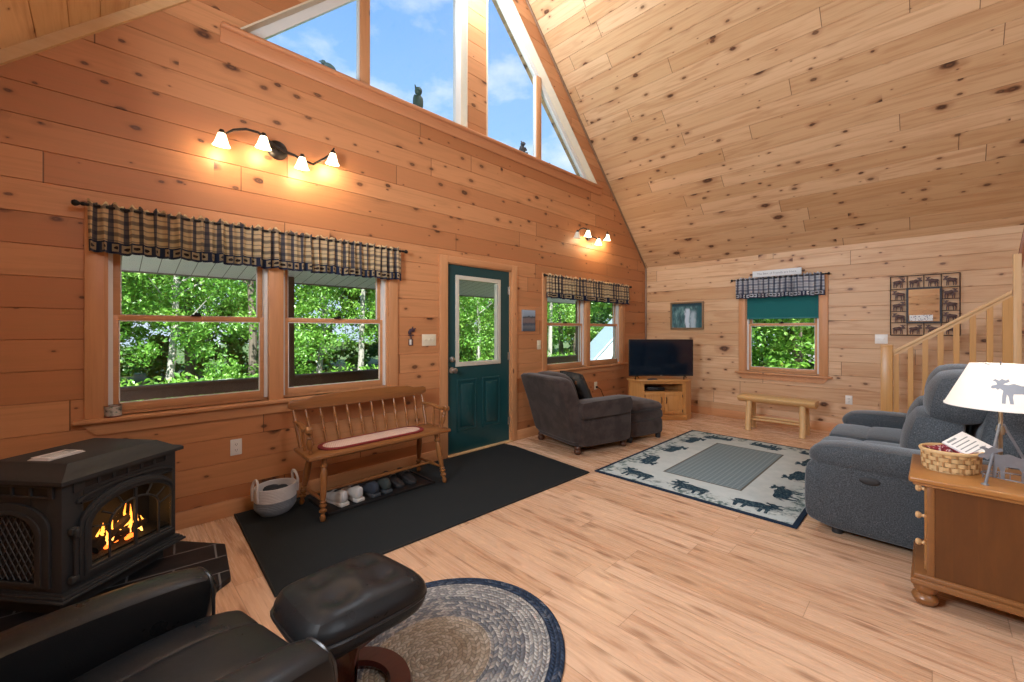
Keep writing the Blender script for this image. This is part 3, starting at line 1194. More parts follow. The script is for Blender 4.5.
def plaid(name, base, dark, mid, band):
    t = NT(name)
    uv = t.xyz(t.co('UV'))
    u, v = uv[0], uv[1]

    def stripe(c, p, w, o=0.0):
        f = t.m('FRACT', t.m('ADD', t.m('DIVIDE', c, p), o))
        return t.m('SUBTRACT', 1.0, t.step(t.m('ABSOLUTE', t.m('SUBTRACT', f, .5)), w * .8, w))
    nz = t.noise(t.vec(t.m('MULTIPLY', u, 300.0), t.m('MULTIPLY', v, 300.0)), 1.0, 2)
    c = t.mix(nz, base, tuple(x * .8 for x in base))
    c = t.mix(t.m('MULTIPLY', stripe(v, .078, .17), .75), c, mid)
    c = t.mix(t.m('MULTIPLY', stripe(u, .104, .16), .85), c, dark)
    c = t.mix(t.m('MULTIPLY', stripe(v, .078, .06, .5), .55), c, dark)
    # woven border with a dark motif in each pale block
    bu = t.m('SUBTRACT', t.m('FRACT', t.m('DIVIDE', u, .075)), .5)
    bv = t.m('DIVIDE', t.m('SUBTRACT', v, .037), .075)
    blk = t.m('MULTIPLY', t.m('LESS_THAN', t.m('ABSOLUTE', bu), .34), t.m('LESS_THAN', t.m('ABSOLUTE', bv), .30))
    mot = t.m('ADD', t.m('POWER', t.m('DIVIDE', bu, .22), 2.0), t.m('POWER', t.m('DIVIDE', bv, .13), 2.0))
    mot = t.m('LESS_THAN', t.m('ADD', mot, t.m('MULTIPLY', t.m('SUBTRACT', t.noise(t.vec(t.m('MULTIPLY', u, 70.0), t.m('MULTIPLY', v, 70.0)), 1.0, 1), .5), 1.6)), 1.0)
    bc = t.mix(blk, dark, band)
    bc = t.mix(t.m('MULTIPLY', mot, blk), bc, (.03, .02, .02))
    c = t.mix(t.m('LESS_THAN', v, .070), c, bc)
    t.set(Base_Color=c, Roughness=.95, Specular_IOR_Level=.1, Sheen_Weight=.2)
    tl = t.n('BsdfTranslucent', Color=c)
    mx = t.n('MixShader', _0=.25, _1=t.b.outputs[0], _2=tl.outputs[0])
    t.t.links.new(mx.outputs[0], t.out.inputs[0])
    return t.mat


TAN = plaid('tan_plaid', (.72, .53, .30), (.022, .030, .060), (.10, .085, .08), (.40, .30, .18))
BLU = plaid('blue_plaid', (.60, .62, .66), (.045, .055, .095), (.13, .15, .22), (.66, .68, .72))


def valance(label, rodlabel, x0, x1, loc, rz, mat, seed, ztop=2.085, h=.295, zrod=2.062):
    rg = random.Random(seed)
    L = x1 - x0
    npl = int(L / .058)
    ph = [rg.uniform(-.9, .9) for _ in range(npl + 2)]
    am = [rg.uniform(.55, 1.25) for _ in range(npl + 2)]

    def sm(a, t):
        i = int(t)
        f = t - i
        f = f * f * (3 - 2 * f)
        return a[i] * (1 - f) + a[min(i + 1, len(a) - 1)] * f

    def f(u, v):                      # v: 0 hem, 1 top
        k = u * npl
        A = .024 * sm(am, k) * (1 - .62 * v if v < .88 else .40)
        w = math.sin(2 * PI * k + sm(ph, k))
        y = -.075 - A * w - .012 * math.sin(5.1 * k + seed) * (1 - v)
        if v > .86:
            y = -.075 - .016 * w * (1 + (v - .9) * 4)
        z = ztop - h * (1 - v) + (.008 * math.sin(3.3 * k + 1 + seed) * (1 if v > .9 else .3)) + .004 * math.sin(k * 1.9) * (1 - v)
        if v > .97:
            z += .010 * math.sin(9.7 * k + seed)
        x = x0 + L * u + .008 * math.sin(2 * PI * k + 1.4) * (1 - v)
        return Vector((x, y, z))
    o = thing('window_valance', label, 'valance', loc, rz, 'gathered window valances')
    b = B()
    b.grid(f, npl * 9, 14, None, lambda u, v: (u * L * 1.55, v * h))
    obj('cloth', b, mat, o, sharp=80)
    r = thing('curtain_rod', rodlabel, 'curtain rod', loc, rz, 'black curtain rods')
    b = B()
    b.tube([(x0 - .01, -.075, zrod), (x1 + .01, -.075, zrod)], .0085, 10)
    obj('rod', b, BLACKM, r)
    for e, s in ((x0 - .01, -1), (x1 + .01, 1)):
        b = B()
        b.lathe([(.011, 0), (.011, .012), (.007, .018), (.017, .030), (.019, .040), (.013, .052), (.0001, .056)], 14, Matrix.Translation((e, -.075, zrod)) @ Matrix.Rotation(R_(90 * s), 4, 'Y'))
        obj('finial', b, BLACKM, r)
        b = B()
        b.tube([(e - s * .02, -.075, zrod), (e - s * .02, 0, zrod - .012)], .006, 8)
        b.lathe([(.016, 0), (.016, .006)], 12, Matrix.Translation((e - s * .02, -.0, zrod - .012)) @ XZ)
        obj('bracket', b, BLACKM, r)


valance('wide tan and navy checked valance over the big double window', 'black curtain rod holding the wide valance above the big window', -.055, 1.985, (0, 0, 0), 0, TAN, 1)
valance('tan and navy checked valance over the small double window near the corner', 'black curtain rod above the small double window by the corner', 4.06, 6.11, (0, 0, 0), 0, TAN, 4, 2.05, .305, 2.03)
valance('blue and white checked valance over the single window with the green blind', 'black curtain rod above the single window with the green blind', 1.475, 2.545, (XR, 0, 0), -90, BLU, 8, 2.09, .30, 2.065)

t = thing('roller_blind', 'teal green roller blind half drawn behind the blue checked valance', 'blind', (XR, 0, 0), -90)
t_ = NT('teal_blind')
t_.set(Base_Color=(.006, .19, .20), Roughness=.7)
mx_ = t_.n('MixShader', _0=.4, _1=t_.b.outputs[0], _2=t_.n('BsdfTranslucent', Color=(.01, .36, .38)).outputs[0])
t_.t.links.new(mx_.outputs[0], t_.out.inputs[0])
b = B()
b.box((1.61, .012, 1.50), (2.47, .014, 1.95))
obj('cloth', b, t_.mat, t)
b = B()
b.box((1.61, .009, 1.488), (2.47, .018, 1.506), .003)
obj('hem_bar', b, plain('teal_bar', (.01, .16, .16), .5), t)
b = B()
b.tube([(1.606, .018, 1.945), (2.474, .018, 1.945)], .018, 12)
obj('roller', b, WHITEP, t)


# ---------------------------------------------------------------- writing
def text(body, size, mat, name, parent, M, depth=.0008):
    cu = bpy.data.curves.new(name, 'FONT')
    cu.body = body
    cu.size = size
    cu.extrude = depth
    cu.align_x = 'CENTER'
    cu.align_y = 'CENTER'
    cu.resolution_u = 3
    tmp = bpy.data.objects.new('tmp', cu)
    COL.objects.link(tmp)
    dg = bpy.context.evaluated_depsgraph_get()
    me = bpy.data.meshes.new_from_object(tmp.evaluated_get(dg))
    bpy.data.objects.remove(tmp)
    me.transform(M)
    me.name = name
    me.materials.clear()
    me.materials.append(mat)
    o = bpy.data.objects.new(name, me)
    COL.objects.link(o)
    o.parent = parent
    return o


INK = plain('dark_ink', (.05, .06, .07), .7)
GREYINK = plain('grey_ink', (.22, .25, .28), .7)
t = thing('wall_sign', 'narrow white lettered board above the blue checked valance', 'sign', (XR, -2.01, 2.128), -90)
b = B()
b.box((-.295, -.115, -.045), (.295, -.095, .045), .003)
obj('board', b, plain('whitewash', (.66, .70, .72), .6, var=.06), t)
text('The Best of Friends are Here', .040, GREYINK, 'lettering', t, Matrix.Translation((0, -.1155, 0)) @ XZ)
for s in (-1, 1):
    b = B()
    b.box((s * .315 - .018, -.112, -.012), (s * .315 + .018, -.098, .012), .004)
    b.tube([(s * .29, -.105, 0), (s * .29, 0, .0)], .005, 6)
    obj('end_peg', b, plain('dark_twig', (.10, .05, .03), .7), t)

# ---------------------------------------------------------------- wall lights
BRONZE = plain('bronze', (.035, .028, .024), .4, .7)


def shade_mat(name, strength):
    t = NT(name)
    t.set(Base_Color=(.85, .78, .66), Roughness=.4, Emission_Color=(1, .80, .52), Emission_Strength=strength, Transmission_Weight=0)
    return t.mat


LIT, UNLIT = shade_mat('frosted_glass_lit', 3.2), shade_mat('frosted_glass_dark', 0.25)
UNLIT.node_tree.nodes['Principled BSDF'].inputs['Base Color'].default_value = (.42, .38, .32, 1)


def wall_light(label, cx, cz, dim, power):
    t = thing('wall_light', label, 'wall light', (cx, 0, cz), 0, 'bronze wall lights above the windows')
    b = B()
    b.lathe([(.072, 0), (.072, .012), (.062, .024), (.03, .032), (.0001, .034)], 28, XZ)
    obj('backplate', b, BRONZE, t)
    xs = (-.37, -.115, .15, .385)
    zs = (.0, .062, -.015, .085)
    b = B()
    b.tube([(-.345, -.085, -.012), (-.30, -.085, .028), (-.225, -.085, .060), (-.15, -.085, .062), (-.105, -.085, .040), (-.02, -.06, .0), (.04, -.05, -.01), (.10, -.085, -.032), (.15, -.085, -.052), (.235, -.085, -.062), (.32, -.085, .005), (.365, -.085, .050), (.40, -.085, .115)], [.006, .009, .009, .009, .009, .010, .010, .009, .009, .009, .009, .009, .006], 10)
    b.tube([(0, -.02, 0), (.01, -.058, -.004)], .014, 10)
    obj('arm', b, BRONZE, t)
    for i, (x, z) in enumerate(zip(xs, zs)):
        b = B()
        b.lathe([(.0001, .004), (.012, .002), (.019, -.010), (.021, -.022)], 14, T(x, -.1, z, 0, 8))
        b.tube([(x, -.088, z - .01), (x + .012, -.084, z + .006)], .006, 8)
        ca = obj('socket_cap', b, BRONZE, t)
        b = B()
        out = [(.018, -.016), (.026, -.034), (.034, -.06), (.043, -.088), (.054, -.108), (.051, -.106), (.040, -.086), (.031, -.06), (.023, -.034), (.016, -.018)]
        b.lathe(out, 20, T(x, -.1, z, 0, 8), False)
        off = i == dim
        s = obj('glass_shade', b, UNLIT if off else LIT, t)
        if not off:
            b = B()
            b.cushion((x, -.098, z - .062), (.034, .034, .05), 2.2, 4)
            obj('bulb', b, emit('bulb_glow', (1, .85, .6), 14), s)
            lamp('wall_lamp_bulb', 'POINT', (cx + x, -.125, cz + z - .135), power, (1, .76, .45), shadow_soft_size=.03)
        else:
            s['label'] = 'unlit glass shade'


wall_light('bronze four-shade wall light glowing above the big window', .965, 2.708, -1, 2.7)
wall_light('bronze four-shade wall light near the corner, its first shade unlit', 5.05, 2.705, 0, 2.7)


# ---------------------------------------------------------------- switches, outlets, small wall things
def plate(name, label, cat, loc, rz, w, h, kind, mat=WHITEP, n=1, group=None):
    t = thing(name, label, cat, loc, rz, group)
    b = B()
    b.box((-w / 2, -.006, -h / 2), (w / 2, 0, h / 2), .003)
    obj('cover_plate', b, mat, t)
    for k in range(n):
        x = (k - (n - 1) / 2) * .046
        if kind == 'switch':
            b = B()
            b.box((x - .005, -.016, -.006), (x + .005, -.004, .012), .002)
            obj('toggle', b, mat, t)
        else:
            for dz in (-.02, .02):
                b = B()
                b.cushion((x, -.006, dz), (.034, .006, .028), 4, 3)
                so = obj('socket', b, mat, t)
                b = B()
                for q in (-.006, .006):
                    b.box((x + q - .0012, -.0098, dz - .004), (x + q + .0012, -.0085, dz + .006))
                b.lathe([(.0025, 0), (.0025, .001)], 8, Matrix.Translation((x, -.0088, dz - .009)) @ XZ)
                obj('slots', b, INK, so)
    return t


plate('light_switch', 'ivory three-toggle light switch left of the green door', 'light switch', (2.335, 0, 1.23), 0, .165, .115, 'switch', IVORY, 3, 'light switches')
plate('light_switch', 'narrow ivory light switch between the door and the small window', 'light switch', (3.985, 0, 1.14), 0, .072, .115, 'switch', IVORY, 1, 'light switches')
plate('light_switch', 'white double light switch beside the stair newel post', 'light switch', (XR, -3.10, 1.22), -90, .118, .115, 'switch', WHITEP, 2, 'light switches')
plate('wall_outlet', 'white wall outlet above the rope basket, near the stove', 'outlet', (.697, 0, .485), 0, .072, .115, 'outlet', WHITEP, 1, 'wall outlets')
plate('wall_outlet', 'white wall outlet low on the wall by the sofa', 'outlet', (XR, -2.79, .436), -90, .072, .115, 'outlet', WHITEP, 1, 'wall outlets')
plate('wall_outlet', 'ivory wall outlet behind the brown armchair and ottoman', 'outlet', (5.26, 0, .50), 0, .072, .115, 'outlet', IVORY, 1, 'wall outlets')
b = B()
b.box((-.014, -.034, -.036), (.014, -.010, -.006), .004)
b.tube([(0, -.03, -.02), (.04, -.06, -.05), (.16, -.05, -.20), (.26, -.05, -.40), (.32, -.06, -.49), (.6, -.06, -.493)], .005, 8)
tag(obj('power_cord', b, BLACKM, loc=(5.26, 0, .50)), 'black power cord plugged in behind the brown armchair', 'cord')

t = thing('wall_ornament', 'small dark animal ornament with a white tag, beside the door switch', 'ornament', (2.125, 0, 1.28), 0)
DB = plain('dark_painted_tin', (.05, .025, .04), .5)
b = B()
b.cushion((.012, -.012, .048), (.062, .02, .034), 2.6, 4)
b.cushion((-.014, -.012, .026), (.034, .018, .04), 2.6, 4)
b.tube([(.03, -.012, .05), (.048, -.012, .066)], .006, 6)
b.tube([(.014, -.012, .06), (.02, -.012, .082)], .005, 6)
b.tube([(-.03, -.012, .0), (.03, -.012, .0)], .005, 6)
obj('figure', b, DB, t)
b = B()
b.tube([(0, -.01, 0), (.003, -.01, -.035)], .007, 6)
b.box((-.024, -.009, -.10), (.026, -.002, -.035), .003)
obj('plaque', b, plain('dark_plaque', (.12, .07, .06), .6), t)
b = B()
b.box((-.016, -.012, -.092), (.006, -.009, -.042), .001)
obj('tag', b, WHITEP, t)

# unframed landscape print by the door
t = thing('landscape_print', 'small unframed lake landscape print right of the green door', 'picture', (3.785, 0, 1.447), 0)
b = B()
b.box((-.118, -.016, -.132), (.118, 0, .132), .002)
obj('panel', b, plain('print_edge', (.30, .30, .30), .6), t)
t_ = NT('lake_print')
x_, y_, z_ = t_.xyz()
n_ = t_.noise(t_.co(), 22, 5)
zz = t_.m('ADD', t_.m('DIVIDE', t_.m('ADD', z_, .132), .264), t_.m('MULTIPLY', t_.m('SUBTRACT', n_, .5), .16))
t_.set(Base_Color=t_.ramp(zz, [(0, (.05, .07, .10)), (.22, (.16, .18, .20)), (.34, (.05, .07, .11)), (.42, (.22, .17, .16)), (.60, (.20, .17, .17)), (.66, (.04, .05, .06)), (.72, (.28, .36, .44)), (1, (.36, .47, .60))]), Roughness=.6)
b = B()
b.box((-.114, -.018, -.128), (.114, -.0155, .128))
obj('print', b, t_.mat, t)

# framed waterfall picture on the eave wall
t = thing('framed_picture', 'framed waterfall picture on the wall above the television', 'picture', (XR, -.726, 1.565), -90)
b = B()
b.prism(rect(-.268, .268, -.222, .222), .028, XZ, [rect(-.243, .243, -.197, .197)], .004)
obj('frame', b, wood('picture_frame_', 'y', (.16, .10, .05), (.26, .17, .09), .4), t)
t_ = NT('waterfall_print')
x_, y_, z_ = t_.xyz()
n_ = t_.noise(t_.vec(t_.m('MULTIPLY', x_, 14.0), t_.m('MULTIPLY', z_, 6.0)), 1.0, 5, .6)
c_ = t_.ramp(n_, [(.30, (.012, .03, .04)), (.48, (.05, .13, .15)), (.60, (.12, .25, .26)), (.75, (.32, .45, .48))])
fx = t_.m('ADD', x_, t_.m('MULTIPLY', t_.m('SUBTRACT', n_, .5), .12))
fall = t_.m('MULTIPLY', t_.m('SUBTRACT', 1.0, t_.step(t_.m('ABSOLUTE', t_.m('SUBTRACT', fx, .01)), .02, .05)), t_.step(t_.m('SUBTRACT', .13, z_), .0, .04))
c_ = t_.mix(fall, c_, (.56, .66, .76))
fall2 = t_.m('MULTIPLY', t_.m('SUBTRACT', 1.0, t_.step(t_.m('ABSOLUTE', t_.m('SUBTRACT', fx, .10)), .02, .06)), t_.step(t_.m('SUBTRACT', .10, z_), .0, .08))
c_ = t_.mix(t_.m('MULTIPLY', fall2, .7), c_, (.50, .60, .70))
c_ = t_.mix(t_.step(x_, .15, .20), c_, (.02, .09, .11))
c_ = t_.mix(t_.step(z_, .13, .17), c_, (.02, .05, .07))
t_.set(Base_Color=c_, Roughness=.25)
b = B()
b.box((-.245, -.014, -.20), (.245, -.002, .20))
obj('print', b, t_.mat, t)

MOOSE = [(0, .62), (.02, .70), (.12, .76), (.10, .86), (.02, .92), (.08, .98), (.16, .92), (.22, 1.0), (.30, .95), (.36, 1.0), (.38, .90), (.28, .82), (.24, .78), (.34, .76), (.46, .82), (.62, .74), (.85, .72), (.95, .64), (.96, .56), (.90, .50), (.92, .30), (.88, 0), (.82, 0), (.82, .28), (.76, .42), (.72, .26), (.73, 0), (.67, 0), (.64, .30), (.60, .42), (.42, .40), (.40, .26), (.40, 0), (.34, 0), (.33, .28), (.30, .38), (.28, .20), (.27, 0), (.21, 0), (.22, .30), (.24, .52), (.18, .60), (.14, .54), (.10, .60), (.04, .58)]

nv = NT('navy_pile')
nn_ = nv.noise(nv.co(), 60, 4)
nv.set(Base_Color=nv.ramp(nn_, [(.35, (.012, .03, .05)), (.55, (.03, .07, .10)), (.72, (.16, .20, .20))]), Roughness=.95, Specular_IOR_Level=.1)
for i, (mx, my, an) in enumerate(mot):
    a = (90 if mx < 0 else -90) * -1 if an else (0 if my < 0 else 180)
    b = B()
    f = -1 if i % 3 == 0 else 1
    b.prism([((p[0] - .5) * .34 * f, (p[1] - .45) * .23) for p in MOOSE], .0012, T(mx, my, .0098, a))
    b.cushion((0, .01, .0106), (.20, .075, .0012), 2.2, 3, None, T(mx, my, 0, a))
    obj('woven_animal', b, nv.mat, RUG)

t = thing('wall_mirror', 'square mirror in a black iron frame of animal silhouettes', 'mirror', (XR, -3.47, 1.617), -90)
IRON = plain('dark_iron', (.022, .020, .022), .45, .5)
W_, H_ = .285, .350
w2, h2 = .140, .200
b = B()
for (p, q) in (((-W_, -H_), (W_, -H_)), ((W_, -H_), (W_, H_)), ((W_, H_), (-W_, H_)), ((-W_, H_), (-W_, -H_))):
    b.tube([(p[0], -.03, p[1]), (q[0], -.03, q[1])], .005, 8)
for x in (-w2, 0, w2):
    for s in (-1, 1):
        b.tube([(x, -.03, s * h2), (x, -.03, s * H_)], .004, 6)
for k in range(4):
    z = h2 - k * (2 * h2 / 3)
    for s in (-1, 1):
        b.tube([(s * w2, -.03, z), (s * W_, -.03, z)], .004, 6)
for s in (-1, 1):
    b.tube([(s * .12, -.03, .19), (s * .12, 0, .19)], .005, 6)
obj('iron_frame', b, IRON, t)
b = B()
b.prism(rect(-w2 - .008, w2 + .008, -h2 - .008, h2 + .008), .022, Matrix.Translation((0, -.018, 0)) @ XZ, [rect(-w2 + .012, w2 - .012, -h2 + .012, h2 - .012)])
obj('inner_frame', b, IRON, t)
t_ = NT('mirror_silver')
t_.set(Base_Color=(.86, .86, .85), Metallic=1.0, Roughness=.02)
b = B()
b.box((-w2, -.028, -h2), (w2, -.022, h2))
mg = obj('mirror_glass', b, t_.mat, t)
cells = [(-.2125, .275, 1), (-.07, .275, 1), (.07, .275, 0), (.2125, .275, 0), (-.2125, -.275, 1), (-.07, -.275, 1), (.07, -.275, 0), (.2125, -.275, 0)]
for k in range(3):
    z = .133 - k * .133
    cells += [(-.2125, z, k % 2), (.2125, z, (k + 1) % 2 if k < 2 else 0)]
BRN = [plain('brown_iron', (.075, .035, .028), .5, .3), plain('blue_iron', (.03, .04, .075), .5, .3)]
for i, (x, z, fl) in enumerate(cells):
    b = B()
    s = .118
    poly = [((p[0] - .5) * s * (-1 if fl else 1), (p[1] - .5) * s * (.95)) for p in MOOSE]
    b.prism(poly, .006, Matrix.Translation((x, -.028, z - .006)) @ XZ)
    b.cushion((x + (.012 if not fl else -.012), -.034, z + .004), (.062, .012, .036), 2.4, 3)
    obj('animal_figure', b, BRN[0], t)
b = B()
b.box((-w2 + .02, -.031, -h2 + .018), (w2 - .065, -.0282, -h2 + .088))  # pale strip with dark speckles, laid over the foot of the glass
t_ = NT('speckled_strip')
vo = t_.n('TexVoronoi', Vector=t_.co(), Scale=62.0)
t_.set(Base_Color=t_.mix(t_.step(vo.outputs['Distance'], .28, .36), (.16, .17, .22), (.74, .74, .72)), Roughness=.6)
obj('speckled_strip', b, t_.mat, t)

# candle tin on the window stool
t = thing('candle_tin', 'small printed candle tin on the sill of the big window', 'tin', (.055, -.016, .801))
t_ = NT('printed_tin')
n_ = t_.noise(t_.co(), 32, 4)
t_.set(Base_Color=t_.ramp(n_, [(.35, (.10, .13, .11)), (.48, (.42, .42, .38)), (.6, (.60, .56, .52)), (.7, (.16, .30, .24))]), Roughness=.35, Metallic=.3)
b = B()
b.lathe([(.040, .0), (.041, .066), (.0395, .066), (.0385, .012), (.0001, .012)], 24)
obj('can', b, t_.mat, t)
b = B()
b.lathe([(.0415, 0), (.0425, .004), (.0415, .008)], 24)
b.tube([(.0405 * math.cos(a * PI / 12), .0405 * math.sin(a * PI / 12), .067) for a in range(24)], .002, 6, True)
obj('rim', b, plain('tin_rim', (.22, .10, .08), .3, .6), t)

# figurines on the gable sill
GRN = plain('green_patina', (.035, .075, .062), .6, var=.3)
t = thing('owl_figurine', 'tall dark green bird figurine on the high gable sill, middle pane', 'figurine', (2.243, .045, 3.502))
b = B()
b.cushion((0, 0, .085), (.085, .075, .17), 2.4, 6, lambda r, q: Vector((r.x * (1 - .18 * q.z), r.y * (1 - .18 * q.z), r.z)))
b.cushion((-.006, -.008, .190), (.072, .068, .078), 2.2, 5)
for s in (-1, 1):
    b.tube([(s * .022 - .006, 0, .21), (s * .028 - .012, 0, .248)], [.012, .003], 6)
b.tube([(-.02, -.035, .188), (-.02, -.052, .178)], [.010, .002], 6)
b.cushion((0, 0, .006), (.09, .085, .014), 3, 3)
for s in (-1, 1):
    b.cushion((s * .038, .008, .09), (.022, .06, .13), 2.2, 4)
obj('body', b, GRN, t)
t = thing('bird_figurine', 'curved blue-green bird figurine at the left end of the gable sill', 'figurine', (1.375, .035, 3.502))
b = B()
b.cushion((.0, 0, .035), (.11, .05, .05), 2.2, 5, lambda r, q: Vector((r.x, r.y, r.z + .012 * (1 - q.x * q.x) - .008 * q.x)))
b.cushion((-.052, 0, .062), (.040, .036, .036), 2.2, 4)
b.tube([(-.068, 0, .062), (-.09, 0, .056)], [.008, .002], 6)
b.tube([(.045, 0, .025), (.085, 0, .010)], [.016, .006], 6)
b.cushion((0, 0, .006), (.05, .045, .012), 3, 3)
obj('body', b, plain('blue_patina', (.10, .20, .21), .5, var=.3), t)
t = thing('bear_figurine', 'dark seated bear figurine on the gable sill, right window', 'figurine', (3.725, .045, 3.502))
b = B()
b.cushion((0, 0, .06), (.085, .075, .12), 2.3, 5, lambda r, q: Vector((r.x * (1 - .2 * q.z), r.y * (1 - .2 * q.z), r.z)))
b.cushion((0, -.012, .135), (.056, .056, .052), 2.2, 5)
b.cushion((0, -.042, .128), (.024, .028, .02), 2.2, 3)
for s in (-1, 1):
    b.cushion((s * .02, -.004, .162), (.018, .012, .018), 2.2, 3)
    b.cushion((s * .03, -.04, .016), (.028, .06, .03), 2.4, 3)
    b.tube([(s * .036, -.012, .095), (s * .04, -.035, .06)], [.014, .011], 7)
obj('body', b, plain('charcoal_resin', (.045, .05, .055), .6, var=.3), t)
t = thing('pebble_figurine', 'tiny dark figurine by the far right pane of the gable sill', 'figurine', (4.27, .04, 3.502))
b = B()
b.cushion((0, 0, .016), (.07, .04, .034), 2.3, 4)
b.cushion((-.03, 0, .036), (.026, .024, .026), 2.2, 3)
b.tube([(.03, 0, .018), (.05, 0, .026)], [.008, .003], 6)
obj('body', b, plain('charcoal_resin', (.045, .05, .055)), t)

# ---------------------------------------------------------------- pellet stove on its hearth pad
CAST = plain('cast_iron', (.032, .036, .041), .55, .0, .35, .15, 60, .15)
CASTD = plain('cast_iron_dark', (.012, .012, .013), .6, .1)
SX, SY, SA = .0935, -.626, 38.7


def arch(x0, x1, z0, zs, zt, n=14):
    cx, w = (x0 + x1) / 2, (x1 - x0) / 2
    return [(x0, z0), (x1, z0)] + [(cx + w * math.cos(PI * k / n), zs + (zt - zs) * math.sin(PI * k / n)) for k in range(n + 1)]


t = thing('pellet_stove', 'black cast iron pellet stove with a fire burning behind arched glass', 'stove', (SX, SY, .031), SA)
HW, DP, Z0, Z1 = .278, .50, .085, .605
b = B()
b.box((-HW, .16, Z0), (HW, DP, Z1))
b.box((-HW, .0, Z0), (-.19, .16, Z1), .004)
b.box((.258, .0, Z0), (HW, .16, Z1), .004)
b.box((-.19, .0, Z0), (.258, .16, .185))
b.box((-.19, .0, .50), (.258, .16, Z1))
t_body = obj('body', b, CAST, t)
b = B()      # lid: overhanging rim, sloped border, raised plateau
t2 = bmesh.new()
ro = [(-.30, -.03), (.30, -.03), (.30, .50), (-.30, .50)]
lv = [(0.0, Z1), (0.0, Z1 + .018), (.012, Z1 + .026), (.035, Z1 + .034), (.085, Z1 + .072), (.092, Z1 + .074)]
rings = [[t2.verts.new((x - math.copysign(d, x), y + (d if y < .2 else -d * .6), z)) for x, y in ro] for d, z in lv]
for a, c in zip(rings, rings[1:]):
    for k in range(4):
        t2.faces.new((a[k], a[(k + 1) % 4], c[(k + 1) % 4], c[k]))
t2.faces.new(rings[-1])
t2.faces.new(rings[0][::-1])
b.add(t2)
obj('lid', b, CAST, t, sharp=20)
b = B()      # plinth and flared skirt
b.box((-HW + .03, .05, 0), (HW - .03, DP - .02, Z0))
for k, (e, z) in enumerate(((.028, .082), (.018, .094), (.008, .106))):
    b.box((-HW - e, -e - .012, z), (HW + e, DP, z + .013), .004)
obj('base', b, CAST, t)
CXD = .033
gl = arch(-.169, .235, .185, .375, .480)
b = B()
b.prism(arch(-.222, .258, .140, .385, .532), .020, XZ, [gl], .004)
b.prism(arch(-.205, .250, .155, .383, .517), .027, XZ, [arch(-.185, .245, .172, .380, .498)], .003)
dr = obj('door', b, CAST, t)
b = B()      # sunburst bars over the glass
b.box((CXD - .006, -.024, .185), (CXD + .006, -.012, .479))
b.tube([(CXD - .125, -.018, .185), (CXD - .125, -.018, .345)] + [(CXD + .125 * math.cos(PI * k / 12), -.018, .345 + .085 * math.sin(PI * k / 12)) for k in range(12, -1, -1)] + [(CXD + .125, -.018, .185)], .0055, 6)
for a in (30, 62, 118, 150):
    c_, s_ = math.cos(R_(a)), math.sin(R_(a))
    b.tube([(CXD + .118 * c_, -.018, .345 + .08 * s_), (CXD + .185 * c_, -.018, .366 + .115 * s_)], .0045, 6)
for s in (-1, 1):
    b.tube([(CXD + s * .125, -.018, .345), (CXD + s * .198, -.018, .368)], .0045, 6)
obj('window_bars', b, CAST, dr)
b = B()
b.prism(gl, .004, Matrix.Translation((0, -.006, 0)) @ XZ)
obj('glass', b, GLASS, dr)
b = B()
b.tube([(-.238, -.022, .155), (-.238, -.022, .40)], .008, 8)
for z in (.165, .385):
    b.box((-.262, -.032, z - .016), (-.228, -.004, z + .016), .006)
b.cushion((-.245, -.036, .372), (.02, .024, .045), 3, 4)
obj('door_handle', b, CAST, dr)
b = B()      # upper fret panel: raised rim and dark slots
b.prism(arch(-.225, .262, .50, .505, .55), .010, XZ, [arch(-.205, .248, .49, .497, .535)], .003)
b.prism(rect(-.235, .262, .552, .598), .006, XZ, [rect(-.19 + k * .069, -.19 + k * .069 + .055, .562, .590) for k in range(6)])
obj('vent_grille', b, CAST, t)
b = B()
for k in range(6):
    b.box((-.19 + k * .069, -.0015, .562), (-.19 + k * .069 + .055, .0, .590))
obj('vent_slots', b, CASTD, t)
for sgn in (-1, 1):                              # the two side panels
    M = Matrix.Translation((sgn * HW, .25, 0)) @ Matrix.Rotation(R_(90 * sgn), 4, 'Z')
    b = B()
    b.prism(arch(-.20, .20, .14, .40, .515), .014, M @ XZ, [arch(-.135, .135, .165, .365, .465)], .004)
    b.prism(arch(-.165, .165, .15, .38, .485), .020, M @ XZ, [arch(-.135, .135, .165, .365, .465)], .003)
    b.prism(rect(-.215, .215, .540, .598), .010, M @ XZ, [rect(-.19 + k * .098, -.19 + k * .098 + .085, .550, .588) for k in range(4)], .002)
    sp = obj('side_panel', b, CAST, t)
    b = B()
    b.prism(arch(-.135, .135, .165, .365, .465), .003, M @ XZ)
    for k in range(4):
        b.box((-.19 + k * .098, -.002, .550), (-.105 + k * .098, .0, .588), M=M)
    obj('dark_backing', b, CASTD, sp)
    b = B()
    cen, W_, = 0, .135

    def inside(x, z):
        if abs(x) > .135 or z < .165:
            return False
        return z < .365 or ((x / .135) ** 2 + ((z - .365) / .10) ** 2) < 1
    for d_ in (-1, 1):
        for k in range(-12, 13):
            pts = []
            for q in range(61):
                z = .165 + .30 * q / 60
                x = k * .034 + d_ * (z - .30) * .62
                if inside(x, z):
                    pts.append((x, z))
            if len(pts) > 2:
                (xa, za), (xb, zb) = pts[0], pts[-1]
                b.tube([(xa, -.006, za), (xb, -.006, zb)], .0028, 5, M=M)
    obj('lattice', b, plain('cast_iron_worn', (.040, .042, .045), .5, .1), sp)
b = B()      # firebox lining
b.box((-.185, .150, .19), (.255, .158, .50))
b.box((-.185, .01, .186), (.255, .158, .196))
obj('firebox', b, plain('sooty_brick', (.010, .008, .006), .9), t)
